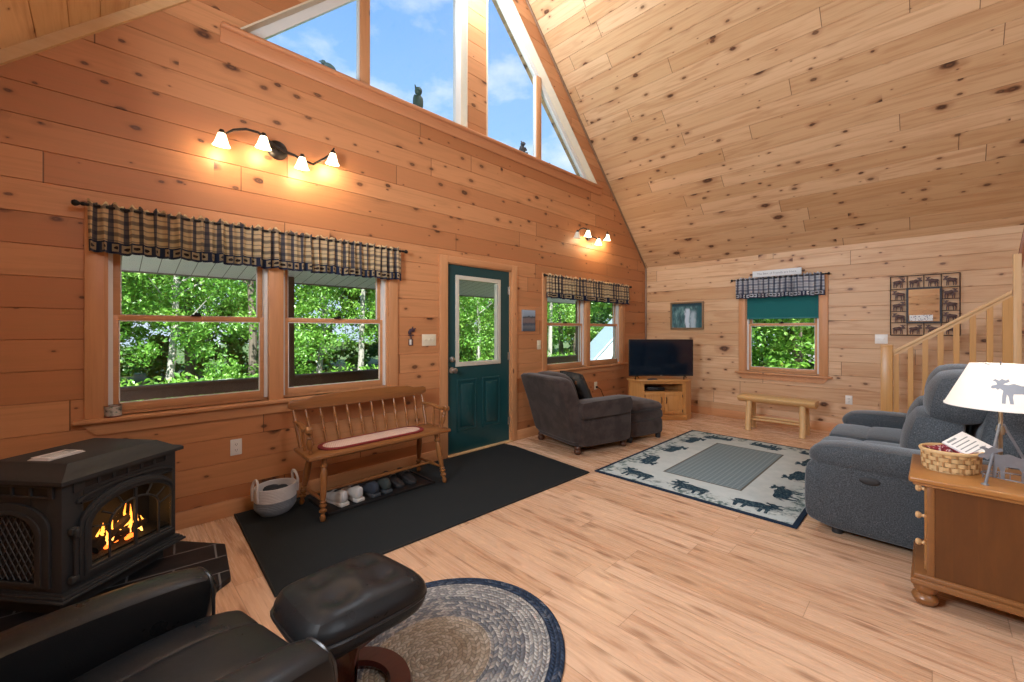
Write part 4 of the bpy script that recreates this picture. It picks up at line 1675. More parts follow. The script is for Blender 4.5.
for k, (p, q, r) in enumerate((((-.10, .06, .215), (.10, .09, .30), .022), ((-.02, .09, .21), (.15, .05, .25), .020), ((-.08, .11, .235), (.06, .05, .24), .018))):
    b = B()
    b.tube([p, tuple((p[i] + q[i]) / 2 + .006 for i in range(3)), q], [r, r * 1.1, r * .85], 9)
    obj('log', b, plain('charred_log', (.018, .009, .006), .95, var=.5), t)
ft = NT('flames')
x_, y_, z_ = ft.xyz()
hf = ft.m('DIVIDE', ft.m('SUBTRACT', z_, .20), .2)
fc = ft.ramp(hf, [(0, (1, .50, .12)), (.35, (1, .33, .04)), (1, (.9, .12, .01))])
ft.set(Base_Color=(0, 0, 0), Emission_Color=fc, Emission_Strength=3.5)
rg = random.Random(3)
for k in range(19):
    x = -.055 + .20 * rg.random()
    h = (.04 + .085 * rg.random()) * (1.2 if abs(x - .04) < .05 else .75)
    y = .05 + .06 * rg.random()
    z = .20 + .03 * rg.random()
    b = B()
    sw = rg.uniform(-.02, .02)
    b.tube([(x, y, z), (x + sw, y, z + h * .3), (x - sw * .5, y, z + h * .65), (x + sw * .8, y, z + h)], [.006, .011, .007, .001], 7, flat=.5)
    obj('flame', b, ft.mat, t)
em = emit('ember_glow', (1, .16, .02), 3.0)
for k in range(14):
    b = B()
    x, y, z = -.11 + .25 * rg.random(), .03 + .10 * rg.random(), .20 + .02 * rg.random()
    s_ = .007 + .009 * rg.random()
    b.cushion((x, y, z), (s_ * 2, s_ * 1.6, s_ * 1.4), 2.6, 2)
    obj('ember', b, em, t)
lp = lamp('fire_light', 'POINT', (0, 0, 0), 0.45, (1, .45, .12), shadow_soft_size=.05)
lp.location = Matrix.Rotation(R_(SA), 3, 'Z') @ Vector((.03, .05, .36)) + Vector((SX, SY, 0))

t_ = NT('slate_tile')
x_, y_, z_ = t_.xyz()


def hexline(ang, p, w):
    c, s = math.cos(R_(ang)), math.sin(R_(ang))
    d = t_.m('ADD', t_.m('MULTIPLY', x_, c), t_.m('MULTIPLY', y_, s))
    e = t_.m('SUBTRACT', t_.m('MULTIPLY', y_, c), t_.m('MULTIPLY', x_, s))
    row = t_.m('FLOOR', t_.m('DIVIDE', d, p))
    f1 = t_.m('ABSOLUTE', t_.m('SUBTRACT', t_.m('FRACT', t_.m('DIVIDE', d, p)), .5))
    f2 = t_.m('ABSOLUTE', t_.m('SUBTRACT', t_.m('FRACT', t_.m('ADD', t_.m('DIVIDE', e, p * 2), t_.m('MULTIPLY', row, .5))), .5))
    return t_.m('MAXIMUM', t_.step(f1, .5 - w, .5 - w * .6), t_.step(f2, .5 - w * .5, .5 - w * .3))


ln = hexline(45, .19, .03)
n_ = t_.noise(t_.co(), 14, 5)
t_.set(Base_Color=t_.mix(ln, t_.mix(n_, (.006, .007, .009), (.016, .017, .021)), (.15, .155, .165)), Roughness=.5, Specular_IOR_Level=.25)
t_.bump(t_.m('SUBTRACT', t_.m('MULTIPLY', n_, .3), ln), .3, .003)
b = B()
b.prism([(.42, -.19), (.115, -.49), (-.15, -.49), (-.44, -.19), (-.44, .36), (-.24, .53), (.21, .53), (.42, .34)], .030, bev=.004)
o = obj('hearth_pad', b, t_.mat, loc=(SX, SY, .001), rz=SA)
tag(o, 'black slate tiled hearth pad under the pellet stove', 'hearth pad')

t = thing('papers', 'small stack of white folded papers on the stove lid', 'papers', (-.150, -.515, .7105), SA + 4)
for k, (w, h, dz, a) in enumerate(((.16, .11, 0, 0), (.15, .105, .004, 6), (.14, .10, .008, -4))):
    b = B()
    b.box((-w / 2, -h / 2, dz), (w / 2, h / 2, dz + .0035), .001, M=T(0, 0, 0, a))
    o = obj('sheet', b, plain('paper', (.74, .74, .76), .7, var=.05), t)
    if k == 2:
        b = B()
        for q in range(4):
            b.box((-.055, -.04 + q * .018, .0116), (.03 + .01 * (q % 2), -.035 + q * .018, .012), M=T(0, 0, 0, a))
        b.box((.04, -.03, .0116), (.06, .03, .012), M=T(0, 0, 0, a))
        obj('printing', b, GREYINK, o)

# ---------------------------------------------------------------- deacon's bench
t = thing('deacon_bench', 'brown maple spindle back bench under the big window', 'bench', (1.6, -.375, .0135), .8)
MW = bench_wood('x')
MZ = bench_wood('z')
b = B()
b.prism([(-.60, -.185), (.60, -.185), (.585, .16), (-.585, .16)], .028, Matrix.Translation((0, 0, .418)), bev=.007)
obj('seat', b, MW, t)
LEGP = [(0, .013), (.02, .017), (.06, .020), (.10, .013), (.125, .013), (.14, .024), (.17, .026), (.19, .015), (.21, .015), (.225, .024), (.25, .025), (.27, .014), (.29, .024), (.31, .014), (.36, .019), (.55, .025), (.74, .024), (.82, .016), (.84, .024), (.87, .024), (.89, .016), (1, .019)]
for sx, sy in ((-1, -1), (1, -1), (-1, 1), (1, 1)):
    b = B()
    b.turned((sx * .515, -.205 if sy < 0 else .205, 0), (sx * .475, -.13 if sy < 0 else .12, .42), LEGP, 14)
    obj('leg', b, MZ if sy < 0 else bench_wood('z'), t)
STP = [(0, .009), (.2, .011), (.5, .016), (.8, .011), (1, .009)]
for sx in (-1, 1):
    b = B()
    b.turned((sx * .503, -.182, .13), (sx * .503, .182, .13), STP, 10)
    obj('stretcher', b, bench_wood('y'), t)
b = B()
b.turned((-.503, 0, .13), (.503, 0, .13), [(0, .009), (.25, .012), (.5, .018), (.75, .012), (1, .009)], 10)
obj('stretcher', b, MW, t)
b = B()
b.turned((-.48, .135, .33), (.48, .135, .33), [(0, .010), (.5, .013), (1, .010)], 10)
obj('stretcher', b, MW, t)
cp = []
prof = [(-.605, .745), (-.60, .728), (-.56, .712), (-.3, .705), (.3, .705), (.56, .712), (.60, .728), (.605, .745), (.60, .775), (.57, .788), (.53, .785), (.47, .788), (.40, .808), (.2, .815), (-.2, .815), (-.40, .808), (-.47, .788), (-.53, .785), (-.57, .788), (-.60, .775)]
b = B()
b.prism(prof, .026, Matrix.Translation((0, .235, 0)) @ T(0, 0, 0) @ XZ, bev=.008)
obj('crest_rail', b, MW, t)
SPP = [(0, .007), (.08, .009), (.20, .011), (.30, .0085), (.34, .013), (.38, .0085), (.42, .013), (.46, .0085), (.60, .011), (.70, .009), (.74, .013), (.78, .008), (.9, .009), (1, .007)]
for k in range(10):
    x = -.47 + k * .94 / 9
    b = B()
    b.turned((x * .97, .125, .44), (x * 1.02, .222, .715), SPP, 10)
    obj('spindle', b, MZ, t)
for s in (-1, 1):
    b = B()
    b.turned((s * .545, .125, .44), (s * .565, .224, .715), [(0, .012), (.3, .014), (.7, .014), (1, .010)], 10)
    obj('back_post', b, MZ, t)
    b = B()
    b.tube([(s * .560, .19, .628), (s * .562, .10, .634), (s * .568, .02, .628), (s * .575, -.05, .612), (s * .58, -.105, .618), (s * .582, -.135, .636), (s * .582, -.15, .628), (s * .582, -.15, .605)], [.020, .021, .023, .024, .026, .024, .022, .014], 10, flat=.62)
    b.turned((s * .582 - .022, -.138, .620), (s * .582 + .022, -.138, .620), [(0, .016), (.1, .022), (.9, .022), (1, .016)], 14)
    am = obj('arm', b, bench_wood('y'), t)
    b = B()
    b.turned((s * .555, -.10, .44), (s * .580, -.12, .612), [(0, .010), (.12, .014), (.22, .010), (.3, .017), (.5, .022), (.68, .014), (.74, .019), (.8, .012), (1, .012)], 12)
    obj('front_post', b, MZ, am)
    b = B()
    b.turned((s * .553, .02, .44), (s * .569, .03, .622), [(0, .008), (.5, .012), (1, .008)], 10)
    obj('arm_spindle', b, MZ, am)

t_ = NT('red_braid')
x_, y_, z_ = t_.xyz()
r_ = t_.m('SQRT', t_.m('ADD', t_.m('POWER', t_.m('DIVIDE', t_.m('MAXIMUM', t_.m('SUBTRACT', t_.m('ABSOLUTE', x_), .30), 0.0), .145), 2.0), t_.m('POWER', t_.m('DIVIDE', y_, .125), 2.0)))
gx = t_.m('SINE', t_.m('MULTIPLY', t_.m('ADD', x_, y_), 240.0))
gy = t_.m('SINE', t_.m('MULTIPLY', t_.m('SUBTRACT', x_, t_.m('MULTIPLY', y_, 1.7)), 240.0))
pt = t_.step(t_.m('MULTIPLY', gx, gy), .15, .45)
t_.set(Base_Color=t_.mix(t_.step(r_, .74, .76), t_.mix(pt, (.66, .52, .42), (.50, .20, .17)), t_.mix(pt, (.22, .020, .018), (.12, .012, .012))), Roughness=.95)
b = B()
b.prism([(.30 + .145 * math.cos(a), .125 * math.sin(a)) for a in [R_(-90 + 15 * k) for k in range(13)]] + [(-.30 - .145 * math.cos(a), .125 * math.sin(a)) for a in [R_(90 - 15 * k) for k in range(13)]], .012, bev=.004)
o = obj('bench_pad', b, t_.mat, loc=(1.575, -.375, .4605), rz=2)
tag(o, 'long oval cream braided seat pad with a red rim, on the bench', 'seat pad')

# rope basket
ROPEW, ROPEG = plain('white_rope', (.66, .62, .60), .9, var=.1, scale=120), plain('grey_rope', (.20, .225, .255), .9, var=.15, scale=120)
t = thing('rope_basket', 'white and grey rope basket with loop handles by the bench', 'basket', (.905, -.185, .010), 12)


def coil(b, z0, z1, n, f):
    for k in range(n):
        z = z0 + (z1 - z0) * (k + .5) / n
        rx, ry = f(z)
        b.tube([(rx * math.cos(a), ry * math.sin(a), z) for a in [2 * PI * q / 36 for q in range(36)]], (z1 - z0) / n * .56, 6, True)


def bf(z):
    s_ = min(1, (z + .012) / .07) ** .3
    return (.134 * s_ + .02 * max(0, z - .1), .112 * s_ + .004)


def bt(z):
    return bf(z)[0], bf(z)[1]


b = B()
coil(b, 0.003, .105, 9, bf)
b.lathe([(.0001, .002), (.09, .002), (.09, .008), (.0001, .008)], 24, Matrix.Diagonal((1.1, .85, 1, 1)))
obj('grey_base', b, ROPEG, t)
b = B()
coil(b, .105, .200, 9, bt)
obj('white_rim', b, ROPEW, t)
for s in (-1, 1):
    b = B()
    P = [(s * .141, -.035, .12), (s * .144, -.036, .17), (s * .144, -.036, .20)] + [(s * (.144 - .01 * math.sin(PI * k / 10)), -.036 * math.cos(PI * k / 10), .205 + .060 * math.sin(PI * k / 10)) for k in range(11)] + [(s * .144, .036, .20), (s * .144, .036, .17), (s * .141, .035, .12)]
    b.tube(P, .011, 8, flat=.8)
    obj('handle', b, ROPEW, t)
b = B()
rg = random.Random(2)
for k in range(7):
    b.cushion((.07 * math.cos(k * .9), .045 * math.sin(k * .9), .13 + .012 * (k % 3)), (.11, .09, .06), 2.4, 4)
tag(obj('bundled_cloth', b, plain('dark_cloth', (.03, .035, .045), .9), loc=(.905, -.185, .012)), 'dark bundled cloth lying inside the rope basket', 'cloth')


# shoes on the boot tray
b = B()
b.prism(rect(-.45, .45, -.20, .20), .006, bev=.002)
b.prism(rect(-.45, .45, -.20, .20), .018, None, [rect(-.435, .435, -.185, .185)], .002)
o = obj('boot_tray', b, plain('tray_plastic', (.010, .010, .011), .5), loc=(1.60, -.325, .0095))
tag(o, 'flat black boot tray holding the shoes under the bench', 'tray')


def shoe(name, label, x, y, rz, um, sm, lm, kind, group=None):
    t = thing(name, label, 'shoe', (x, y, .016), rz, group)
    ol = [(-.13, -.032), (-.10, -.040), (-.02, -.036), (.06, -.045), (.10, -.042), (.132, -.022), (.138, 0), (.132, .020), (.10, .038), (.06, .042), (-.02, .034), (-.10, .038), (-.13, .030)]
    b = B()
    b.prism([(p[0] * 1.03, p[1] * 1.06) for p in ol], .024, bev=.006)
    obj('sole', b, sm, t)

    def shape(r, q):
        x = r.x
        u = (x + .13) / .26
        top = (.088 if kind != 'clog' else .072) - .060 * max(0, (u - .30) / .70) ** .8
        w = .036 + .010 * math.sin(PI * max(0, min(1, u * 1.1 - .12)))
        return Vector((x, r.y / .5 * w * (1 - .28 * max(0, q.z)), .018 + (q.z + 1) / 2 * top * (1 if q.z < .99 else 1)))
    b = B()
    b.cushion((0, 0, 0), (.262, 1.0, 1.0), (5, 2.6, 3.2), 8, shape)
    obj('upper', b, um, t)
    b = B()
    b.cushion((-.055, 0, .086 if kind != 'clog' else .074), (.108, .050, .034), 2.4, 5)
    obj('opening', b, plain('shoe_lining', (.025, .024, .026), .9), t)
    b = B()
    if kind == 'sneaker':
        for k in range(5):
            xx = .012 + k * .018
            zz = .093 - .0115 * k
            b.tube([(xx, -.026, zz - .010), (xx + .004, 0, zz), (xx, .026, zz - .010)], .0035, 6)
        obj('laces', b, lm, t)
        b = B()
        b.cushion((-.122, 0, .075), (.022, .045, .075), 2.6, 4)
        obj('heel_tab', b, lm, t)
    else:
        b.tube([(-.012, -.036, .05), (.0, -.022, .078), (.004, 0, .084), (.0, .022, .078), (-.012, .036, .05)], .010, 8, flat=.5)
        obj('strap', b, lm, t)
    return t


WH, WH2 = plain('white_leather', (.60, .58, .54), .55), plain('offwhite_sole', (.66, .64, .60), .6)
NV, NVS = plain('navy_knit', (.035, .045, .065), .85), plain('grey_sole', (.06, .07, .08), .7)
OL = plain('dark_green_canvas', (.045, .055, .052), .85)
BR, TN = plain('taupe_suede', (.11, .095, .085), .9), plain('dark_rubber', (.022, .022, .024), .6)
shoe('sneaker', 'left white sneaker with its heel out, leftmost on the tray', 1.275, -.335, 100, WH, WH2, plain('white_lace', (.62, .62, .62), .8), 'sneaker')
shoe('sneaker', 'second white sneaker, right beside the leftmost one', 1.40, -.335, 97, WH, WH2, plain('white_lace', (.62, .62, .62), .8), 'sneaker')
shoe('slip_on_shoe', 'navy slip-on shoe next to the white sneakers', 1.535, -.335, 96, NV, NVS, plain('slate_trim', (.07, .085, .11), .8), 'slip')
shoe('slip_on_shoe', 'dark greenish slip-on shoe right of the navy one', 1.645, -.330, 94, OL, NVS, plain('slate_trim', (.07, .085, .11), .8), 'slip')
shoe('clog', 'taupe clog with a dark toe, left one of the pair at the tray end', 1.775, -.30, -84, TN, TN, BR, 'clog')
shoe('clog', 'taupe clog with a dark toe, rightmost shoe on the tray', 1.90, -.30, -88, TN, TN, BR, 'clog')

# ---------------------------------------------------------------- brown armchair and its ottoman
SU = NT('brown_suede')
n_ = SU.noise(SU.co(), 7, 4, .6)
n2 = SU.noise(SU.co(), 260, 2)
SU.set(Base_Color=SU.mix(SU.step(n_, .38, .62), (.034, .023, .020), (.058, .041, .036)), Roughness=.95, Specular_IOR_Level=.15, Sheen_Weight=.2, Sheen_Roughness=.5)
SU.bump(SU.m('ADD', SU.m('MULTIPLY', n_, .5), SU.m('MULTIPLY', n2, .3)), .25, .006)
SU = SU.mat
BUN = [(.020, 0), (.030, .004), (.042, .025), (.040, .045), (.028, .058), (.036, .066), (.036, .08), (.030, .09)]
FOOTW = wood('dark_foot_', 'z', (.06, .022, .012), (.10, .04, .02), .35)
t = thing('armchair', 'brown suede armchair with rolled arms facing the television', 'armchair', (4.01, -.62, 0), -15)
for sx in (-.31, .35):
    for sy in (-.35, .35):
        b = B()
        b.lathe(BUN, 16, T(sx, sy, 0))
        obj('foot', b, FOOTW, t)
b = B()
b.cushion((.02, 0, .20), (.76, .82, .25), (9, 9, 9), 8)
obj('base', b, SU, t)


def recline(r, q):
    z = r.z
    k = (z + .36) / .72
    return Vector((r.x - .25 * max(0, k) + .02 * math.sin(PI * k), r.y * (1 - .03 * k), z))


b = B()
b.cushion((-.27, 0, .47), (.20, .84, .72), (6, 9, 6), 9, recline)
obj('back_frame', b, SU, t)
b = B()
b.cushion((-.28, 0, .62), (.26, .62, .48), (3, 3.4, 3), 9, lambda r, q: Vector((r.x - .34 * (r.z + .2) + .03 * (1 - q.y ** 2), r.y, r.z)))
obj('back_cushion', b, SU, t)
for s in (-1, 1):
    b = B()
    b.cushion((.04, s * .345, .30), (.76, .17, .44), (9, 5, 6), 8)
    b.cushion((.03, s * .355, .485), (.79, .225, .19), (7, 2.4, 2.4), 9, lambda r, q: Vector((r.x, r.y, r.z + .015 * q.x * abs(q.x) - .02 * (q.x < -.5) * 0)))
    obj('arm', b, SU, t)
b = B()
b.cushion((.13, 0, .385), (.62, .54, .17), (5, 5, 2.8), 9, lambda r, q: Vector((r.x, r.y, r.z + .015 * (1 - q.x ** 2) * (q.z > 0))))
obj('seat_cushion', b, SU, t)
t = thing('throw_pillow', 'dark patterned throw pillow leaning on the brown armchair back', 'pillow', (4.01 - .10 * .966 - .06 * .2588, -.62 + .10 * .2588 - .06 * .966, .665), -15)
t_ = NT('pillow_print')
n_ = t_.noise(t_.co(), 11, 5, .6)
n2 = t_.noise(t_.co(), 26, 3)
c_ = t_.mix(t_.step(n_, .42, .6), (.022, .020, .019), (.055, .05, .04))
c_ = t_.mix(t_.m('MULTIPLY', t_.step(n_, .60, .66), t_.step(n2, .48, .55)), c_, (.28, .10, .035))
t_.set(Base_Color=c_, Roughness=.9)
b = B()
b.cushion((0, 0, 0), (.15, .44, .40), (2.2, 5, 5), 10, lambda r, q: Vector((r.x * (1 - .55 * max(abs(q.y), abs(q.z)) ** 4), r.y * (1 + .05 * abs(q.z) ** 3), r.z * (1 + .05 * abs(q.y) ** 3))), T(0, 0, 0, -6, 0, -26))
pc = obj('cover', b, t_.mat, t)
b = B()
b.tube([(0, .225 * math.cos(a) / max(abs(math.cos(a)), abs(math.sin(a))) ** .85, .205 * math.sin(a) / max(abs(math.cos(a)), abs(math.sin(a))) ** .85) for a in [2 * PI * k / 40 for k in range(40)]], .006, 6, True, T(0, 0, 0, -6, 0, -26))
obj('piping', b, plain('pillow_cord', (.03, .026, .022), .8), t)

t = thing('ottoman', 'brown suede ottoman with a loose cushion top before the armchair', 'ottoman', (4.01 + .775 * .966, -.62 - .775 * .2588, 0), -15)
for sx in (-.24, .24):
    for sy in (-.27, .27):
        b = B()
        b.lathe([(.026, 0), (.03, .003), (.034, .06)], 14, T(sx, sy, 0))
        obj('foot', b, TN, t)
b = B()
b.cushion((0, 0, .155), (.60, .66, .20), (9, 9, 8), 8)
obj('base', b, SU, t)
b = B()
b.cushion((0, 0, .295), (.61, .67, .12), (8, 8, 3.5), 9)
obj('lower_cushion', b, SU, t)
b = B()
b.cushion((.0, 0, .395), (.63, .69, .16), (5, 5, 2.3), 10, lambda r, q: Vector((r.x, r.y, r.z * (.55 + .45 * (1 - max(abs(q.x), abs(q.y)) ** 4)) - .02 * max(0, q.x) ** 3)))
obj('top_cushion', b, SU, t)

# ---------------------------------------------------------------- television and corner stand
t = thing('tv_stand', 'honey oak corner television stand with two panel doors', 'tv stand', (5.90, -.75, 0), -45)
HX_, HZ_ = honey('x'), honey('z')
pl = [(-.33, 0), (.33, 0), (.46, .13), (.46, .22), (.20, .50), (-.20, .50), (-.46, .22), (-.46, .13)]


def off(pl, d):
    return [(p[0] + math.copysign(d, p[0]), p[1] + (-d if p[1] < .1 else d * .3 if p[1] < .3 else 0)) for p in pl]


b = B()
b.prism(off(pl, .022), .028, Matrix.Translation((0, 0, .567)), bev=.006)
obj('top', b, HX_, t)
b = B()
b.prism(off(pl, .012), .075, Matrix.Translation((0, 0, 0)), bev=.004)
obj('plinth', b, HX_, t)
b = B()
inner = [(-.28, -.01), (.28, -.01), (.28, .36), (-.28, .36)]
b.prism(pl, .345, Matrix.Translation((0, 0, .075)))
b.prism([(-.46, .13), (-.33, 0), (-.28, 0), (-.28, .36), (-.24, .45), (-.46, .22)], .147, Matrix.Translation((0, 0, .42)))
b.prism([(.46, .13), (.33, 0), (.28, 0), (.28, .36), (.24, .45), (.46, .22)][::-1], .147, Matrix.Translation((0, 0, .42)))
b.prism([(-.28, .34), (.28, .34), (.20, .49), (-.20, .49)], .147, Matrix.Translation((0, 0, .42)))
b.box((-.28, 0, .535), (.28, .34, .567))
obj('carcass', b, HZ_, t)
for s in (-1, 1):
    a, c = (-.275, -.012) if s < 0 else (.012, .275)
    b = B()
    b.prism(rect(a, c, .095, .405), .018, XZ, [rect(a + .042, c - .042, .137, .363)], .003)
    b.box((a + .038, -.012, .133), (c - .038, -.002, .367), .006)
    dr = obj('door', b, HZ_, t)
    b = B()
    hx = -.035 if s < 0 else .035
    b.tube([(hx, -.018, .25), (hx, -.036, .26), (hx, -.036, .33), (hx, -.018, .34)], .005, 8)
    obj('handle', b, BLACKM, dr)
    for z in (.14, .36):
        b = B()
        hh = a if s < 0 else c
        b.tube([(hh, -.02, z - .02), (hh, -.02, z + .02)], .005, 6)
        obj('hinge', b, BLACKM, dr)
t = thing('media_player', 'flat black media player in the open shelf of the television stand', 'media player', (5.90, -.75, .421), -45)
b = B()
b.box((-.22, .06, .006), (.05, .26, .056), .004)
obj('case', b, plain('gloss_black_plastic', (.012, .012, .013), .25), t)
b = B()
b.box((-.20, .058, .030), (-.06, .061, .040))
obj('disc_slot', b, plain('grey_slot', (.06, .06, .065), .4), t)
for s in (-.20, .03):
    b = B()
    b.lathe([(.012, 0), (.012, .007)], 10, T(s, .12, 0))
    obj('foot', b, TN, t)

t = thing('television', 'black flat screen television on the corner stand', 'television', (5.90, -.75, .5975), -45)
PB = plain('gloss_black_plastic', (.012, .012, .013), .25)
b = B()
b.box((-.478, .10, .045), (.478, .125, .592), .004)
b.box((-.40, .12, .06), (.40, .16, .45), .012)
obj('cabinet', b, plain('matt_black_plastic', (.014, .014, .015), .5), t)
b = B()
b.prism(rect(-.479, .479, .044, .593), .006, Matrix.Translation((0, .1005, 0)) @ XZ, [rect(-.468, .468, .064, .582)], .0015)
b.box((-.014, .0925, .047), (.014, .096, .058))
obj('bezel', b, PB, t)
b = B()
b.box((-.014, .0915, .048), (.014, .0925, .057), .001)
obj('brand_badge', b, CHROME, t)
t_ = NT('tv_screen')
t_.set(Base_Color=(.004, .010, .020), Roughness=.09, Specular_IOR_Level=.8)
b = B()
b.box((-.469, .0965, .063), (.469, .101, .583))
obj('screen', b, t_.mat, t)
for s in (-1, 1):
    b = B()
    x = s * .36
    b.tube([(x, .11, .06), (x - .02, .09, .03), (x - .05, .02, .006)], .008, 8)
    b.tube([(x, .11, .06), (x + .02, .12, .03), (x + .05, .18, .006)], .008, 8)
    obj('stand_foot', b, PB, t)
t = thing('remote_control', 'small dark remote lying before the television', 'remote', (5.79, -.63, .596), -30)
b = B()
b.box((-.075, -.02, 0), (.075, .02, .016), .005)
obj('body', b, TN, t)
b = B()
for k in range(6):
    for q in (-.009, 0, .009):
        b.box((-.06 + k * .02, q - .003, .016), (-.052 + k * .02, q + .003, .0175))
obj('keys', b, plain('grey_keys', (.18, .18, .19), .6), t)

# ---------------------------------------------------------------- log bench
LG, LGX = light_pine('z'), wood('peeled_log_', 'y', (.58, .34, .13), (.72, .47, .22), .42, (.36, .17, .06), .3, 40)
LGZ = wood('peeled_log_', 'z', (.60, .36, .15), (.74, .50, .25), .42, (.36, .17, .06), .3, 40)
t = thing('log_bench', 'peeled half-log bench against the wall below the single window', 'bench', (6.25, -2.115, 0))
b = B()
P = [(0.15 * math.cos(a), .075 * math.sin(a)) for a in [R_(180 + 18 * k) for k in range(11)]] + [(.14, .012), (.12, .02), (-.12, .02), (-.14, .012)]
b.prism(P, .86, Matrix.Translation((0, .43, .435)) @ XZ, bev=.006)
obj('seat', b, LGX, t)
for sy in (-1, 1):
    for sx in (-1, 1):
        b = B()
        b.tube([(sx * .125, sy * .30, 0), (sx * .115, sy * .305, .10), (sx * .10, sy * .30, .25), (sx * .085, sy * .295, .40)], [.036, .034, .037, .033], 12)
        obj('leg', b, LGZ, t)
    b = B()
    b.tube([(-.12, sy * .302, .14), (.12, sy * .302, .14)], .018, 10)
    obj('stretcher', b, LGX, t)
for z, x in ((.135, -.02), (.165, .012)):
    b = B()
    b.tube([(x, -.30, z), (x + .004, 0, z + .004), (x, .30, z)], .014, 10)
    obj('stretcher', b, LGX, t)

# ---------------------------------------------------------------- reclining loveseat
t_ = NT('chenille')
n_ = t_.noise(t_.co(), 170, 3, .7)
n2 = t_.noise(t_.co(), 6, 3)
c_ = t_.ramp(n_, [(.34, (.026, .030, .035)), (.55, (.078, .089, .100)), (.75, (.18, .20, .218))])
t_.set(Base_Color=t_.mix(t_.m('MULTIPLY', n2, .5), c_, (.058, .066, .075)), Roughness=.95, Specular_IOR_Level=.1, Sheen_Weight=.5, Sheen_Roughness=.4, Sheen_Tint=(.78, .83, .88))
t_.bump(t_.m('ADD', n_, t_.m('MULTIPLY', n2, .5)), .3, .004)
CH = t_.mat
t = thing('loveseat', 'blue-grey reclining loveseat facing the rug, chest of drawers beside it', 'sofa', (4.21, -3.44, 0))


def puff(c, s, n=(4, 4, 3), lean=0.0, crown=.0, N=11):
    def fn(r, q):
        return Vector((r.x, r.y - lean * r.z + crown * (1 - q.x ** 2) * (1 - q.z ** 2) * (1 if q.y > 0 else 0), r.z + crown * .6 * (1 - q.x ** 2) * (q.z > 0)))
    b = B()
    b.cushion(c, s, n, N, fn)
    return b


b = B()
b.box((-.84, -.44, .05), (.84, .38, .30), .02)
b.box((-.85, -.50, .05), (.85, -.40, .60), .03)
obj('frame', b, CH, t)
for s in (-1, 1):
    b = B()
    b.cushion((s * .755, -.01, .275), (.23, .96, .46), (7, 6, 7), 9, lambda r, q: Vector((r.x, r.y + .02 * (q.y > .5), r.z)))
    b.cushion((s * .757, .43, .26), (.225, .16, .40), (4, 3, 4), 7)
    am = obj('arm', b, CH, t)
    b = B()
    b.cushion((s * .748, .03, .520), (.265, .93, .165), (2.8, 5, 2.5), 10, lambda r, q: Vector((r.x * (1 - .06 * q.y), r.y, r.z - .030 * max(0, q.y) ** 3)))
    obj('arm_pad', b, CH, am)
    cx = s * .318
    obj('footrest', puff((cx, .45, .205), (.615, .12, .30), (8, 3, 5)), CH, t, sub=1)
    obj('seat_front_pad', puff((cx, .375, .405), (.622, .27, .17), (6, 3.2, 2.8), 0, .01), CH, t, sub=1)
    obj('seat_cushion', puff((cx, .07, .415), (.622, .44, .17), (6, 4, 2.8), 0, .012), CH, t, sub=1)
    obj('back_cushion', puff((cx, -.105, .63), (.635, .25, .36), (4.5, 2.6, 3), .20, .03), CH, t, sub=1)
    obj('headrest_cushion', puff((cx, -.225, .905), (.655, .27, .31), (4, 2.6, 2.5), .22, .03), CH, t, sub=1)
    obj('back_shell', puff((cx, -.385, .62), (.64, .22, .78), (7, 4, 5), .16), CH, t, sub=1)
b = B()
b.lathe([(.0001, .010), (.024, .010), (.030, .006), (.034, 0)], 20, Matrix.Translation((-.872, .17, .405)) @ Matrix.Rotation(R_(-90), 4, 'Y') @ Matrix.Diagonal((.72, 1.5, .6, 1)))
obj('recline_latch', b, TN, t)
for sx in (-.76, .76):
    for sy in (-.40, .34):
        b = B()
        b.lathe([(.03, 0), (.03, .05)], 12, T(sx, sy, 0))
        obj('foot', b, TN, t)

# ---------------------------------------------------------------- chest of drawers
t_ = NT('stained_chest')
x_, y_, z_ = t_.xyz()
n_ = t_.noise(t_.vec(t_.m('MULTIPLY', x_, 14.0), t_.m('MULTIPLY', y_, 14.0), t_.m('MULTIPLY', z_, 3.0)), 1.0, 5, .65, .6)
st = t_.m('FLOOR', t_.m('MULTIPLY', t_.m('ADD', y_, t_.m('MULTIPLY', x_, .37)), 13.0))
rn = t_.n('TexWhiteNoise', {'noise_dimensions': '1D'}, W=st).outputs[0]
c_ = t_.mix(n_, (.058, .018, .0035), (.185, .062, .011))
c_ = t_.mix(t_.m('MULTIPLY', rn, .75), c_, (.085, .026, .006))
t_.set(Base_Color=c_, Roughness=.38, Coat_Weight=.15)
CHM = t_.mat
TOPM = wood('chest_top_', 'y', (.30, .12, .032), (.44, .20, .058), .28, (.2, .07, .02), .4, 45, .3)
EDGE = wood('chest_mould_', 'y', (.18, .070, .021), (.29, .122, .038), .35, (.2, .08, .03), .35, 45, .2)
t = thing('chest_of_drawers', 'brown stained wooden chest of drawers with bun feet, at the sofa arm', 'chest', (3.06, -3.77, 0))
b = B()
b.box((-.23, -.28, .13), (.23, .245, .595))
obj('carcass', b, CHM, t)
b = B()
b.box((-.262, -.30, .592), (.262, .312, .620), .009, 3)
b.box((-.248, -.29, .578), (.248, .298, .594), .006)
obj('top', b, TOPM, t)
b = B()
b.box((-.258, -.30, .10), (.258, .305, .128), .006)
b.box((-.246, -.29, .126), (.246, .295, .150), .008)
obj('base_moulding', b, EDGE, t)
for s in (-1, 1):
    b = B()
    b.box((s * .23 - .005, .222, .15), (s * .23 + .005, .249, .58), .002)
    obj('corner_stile', b, EDGE, t)
KN = light_pine('y')
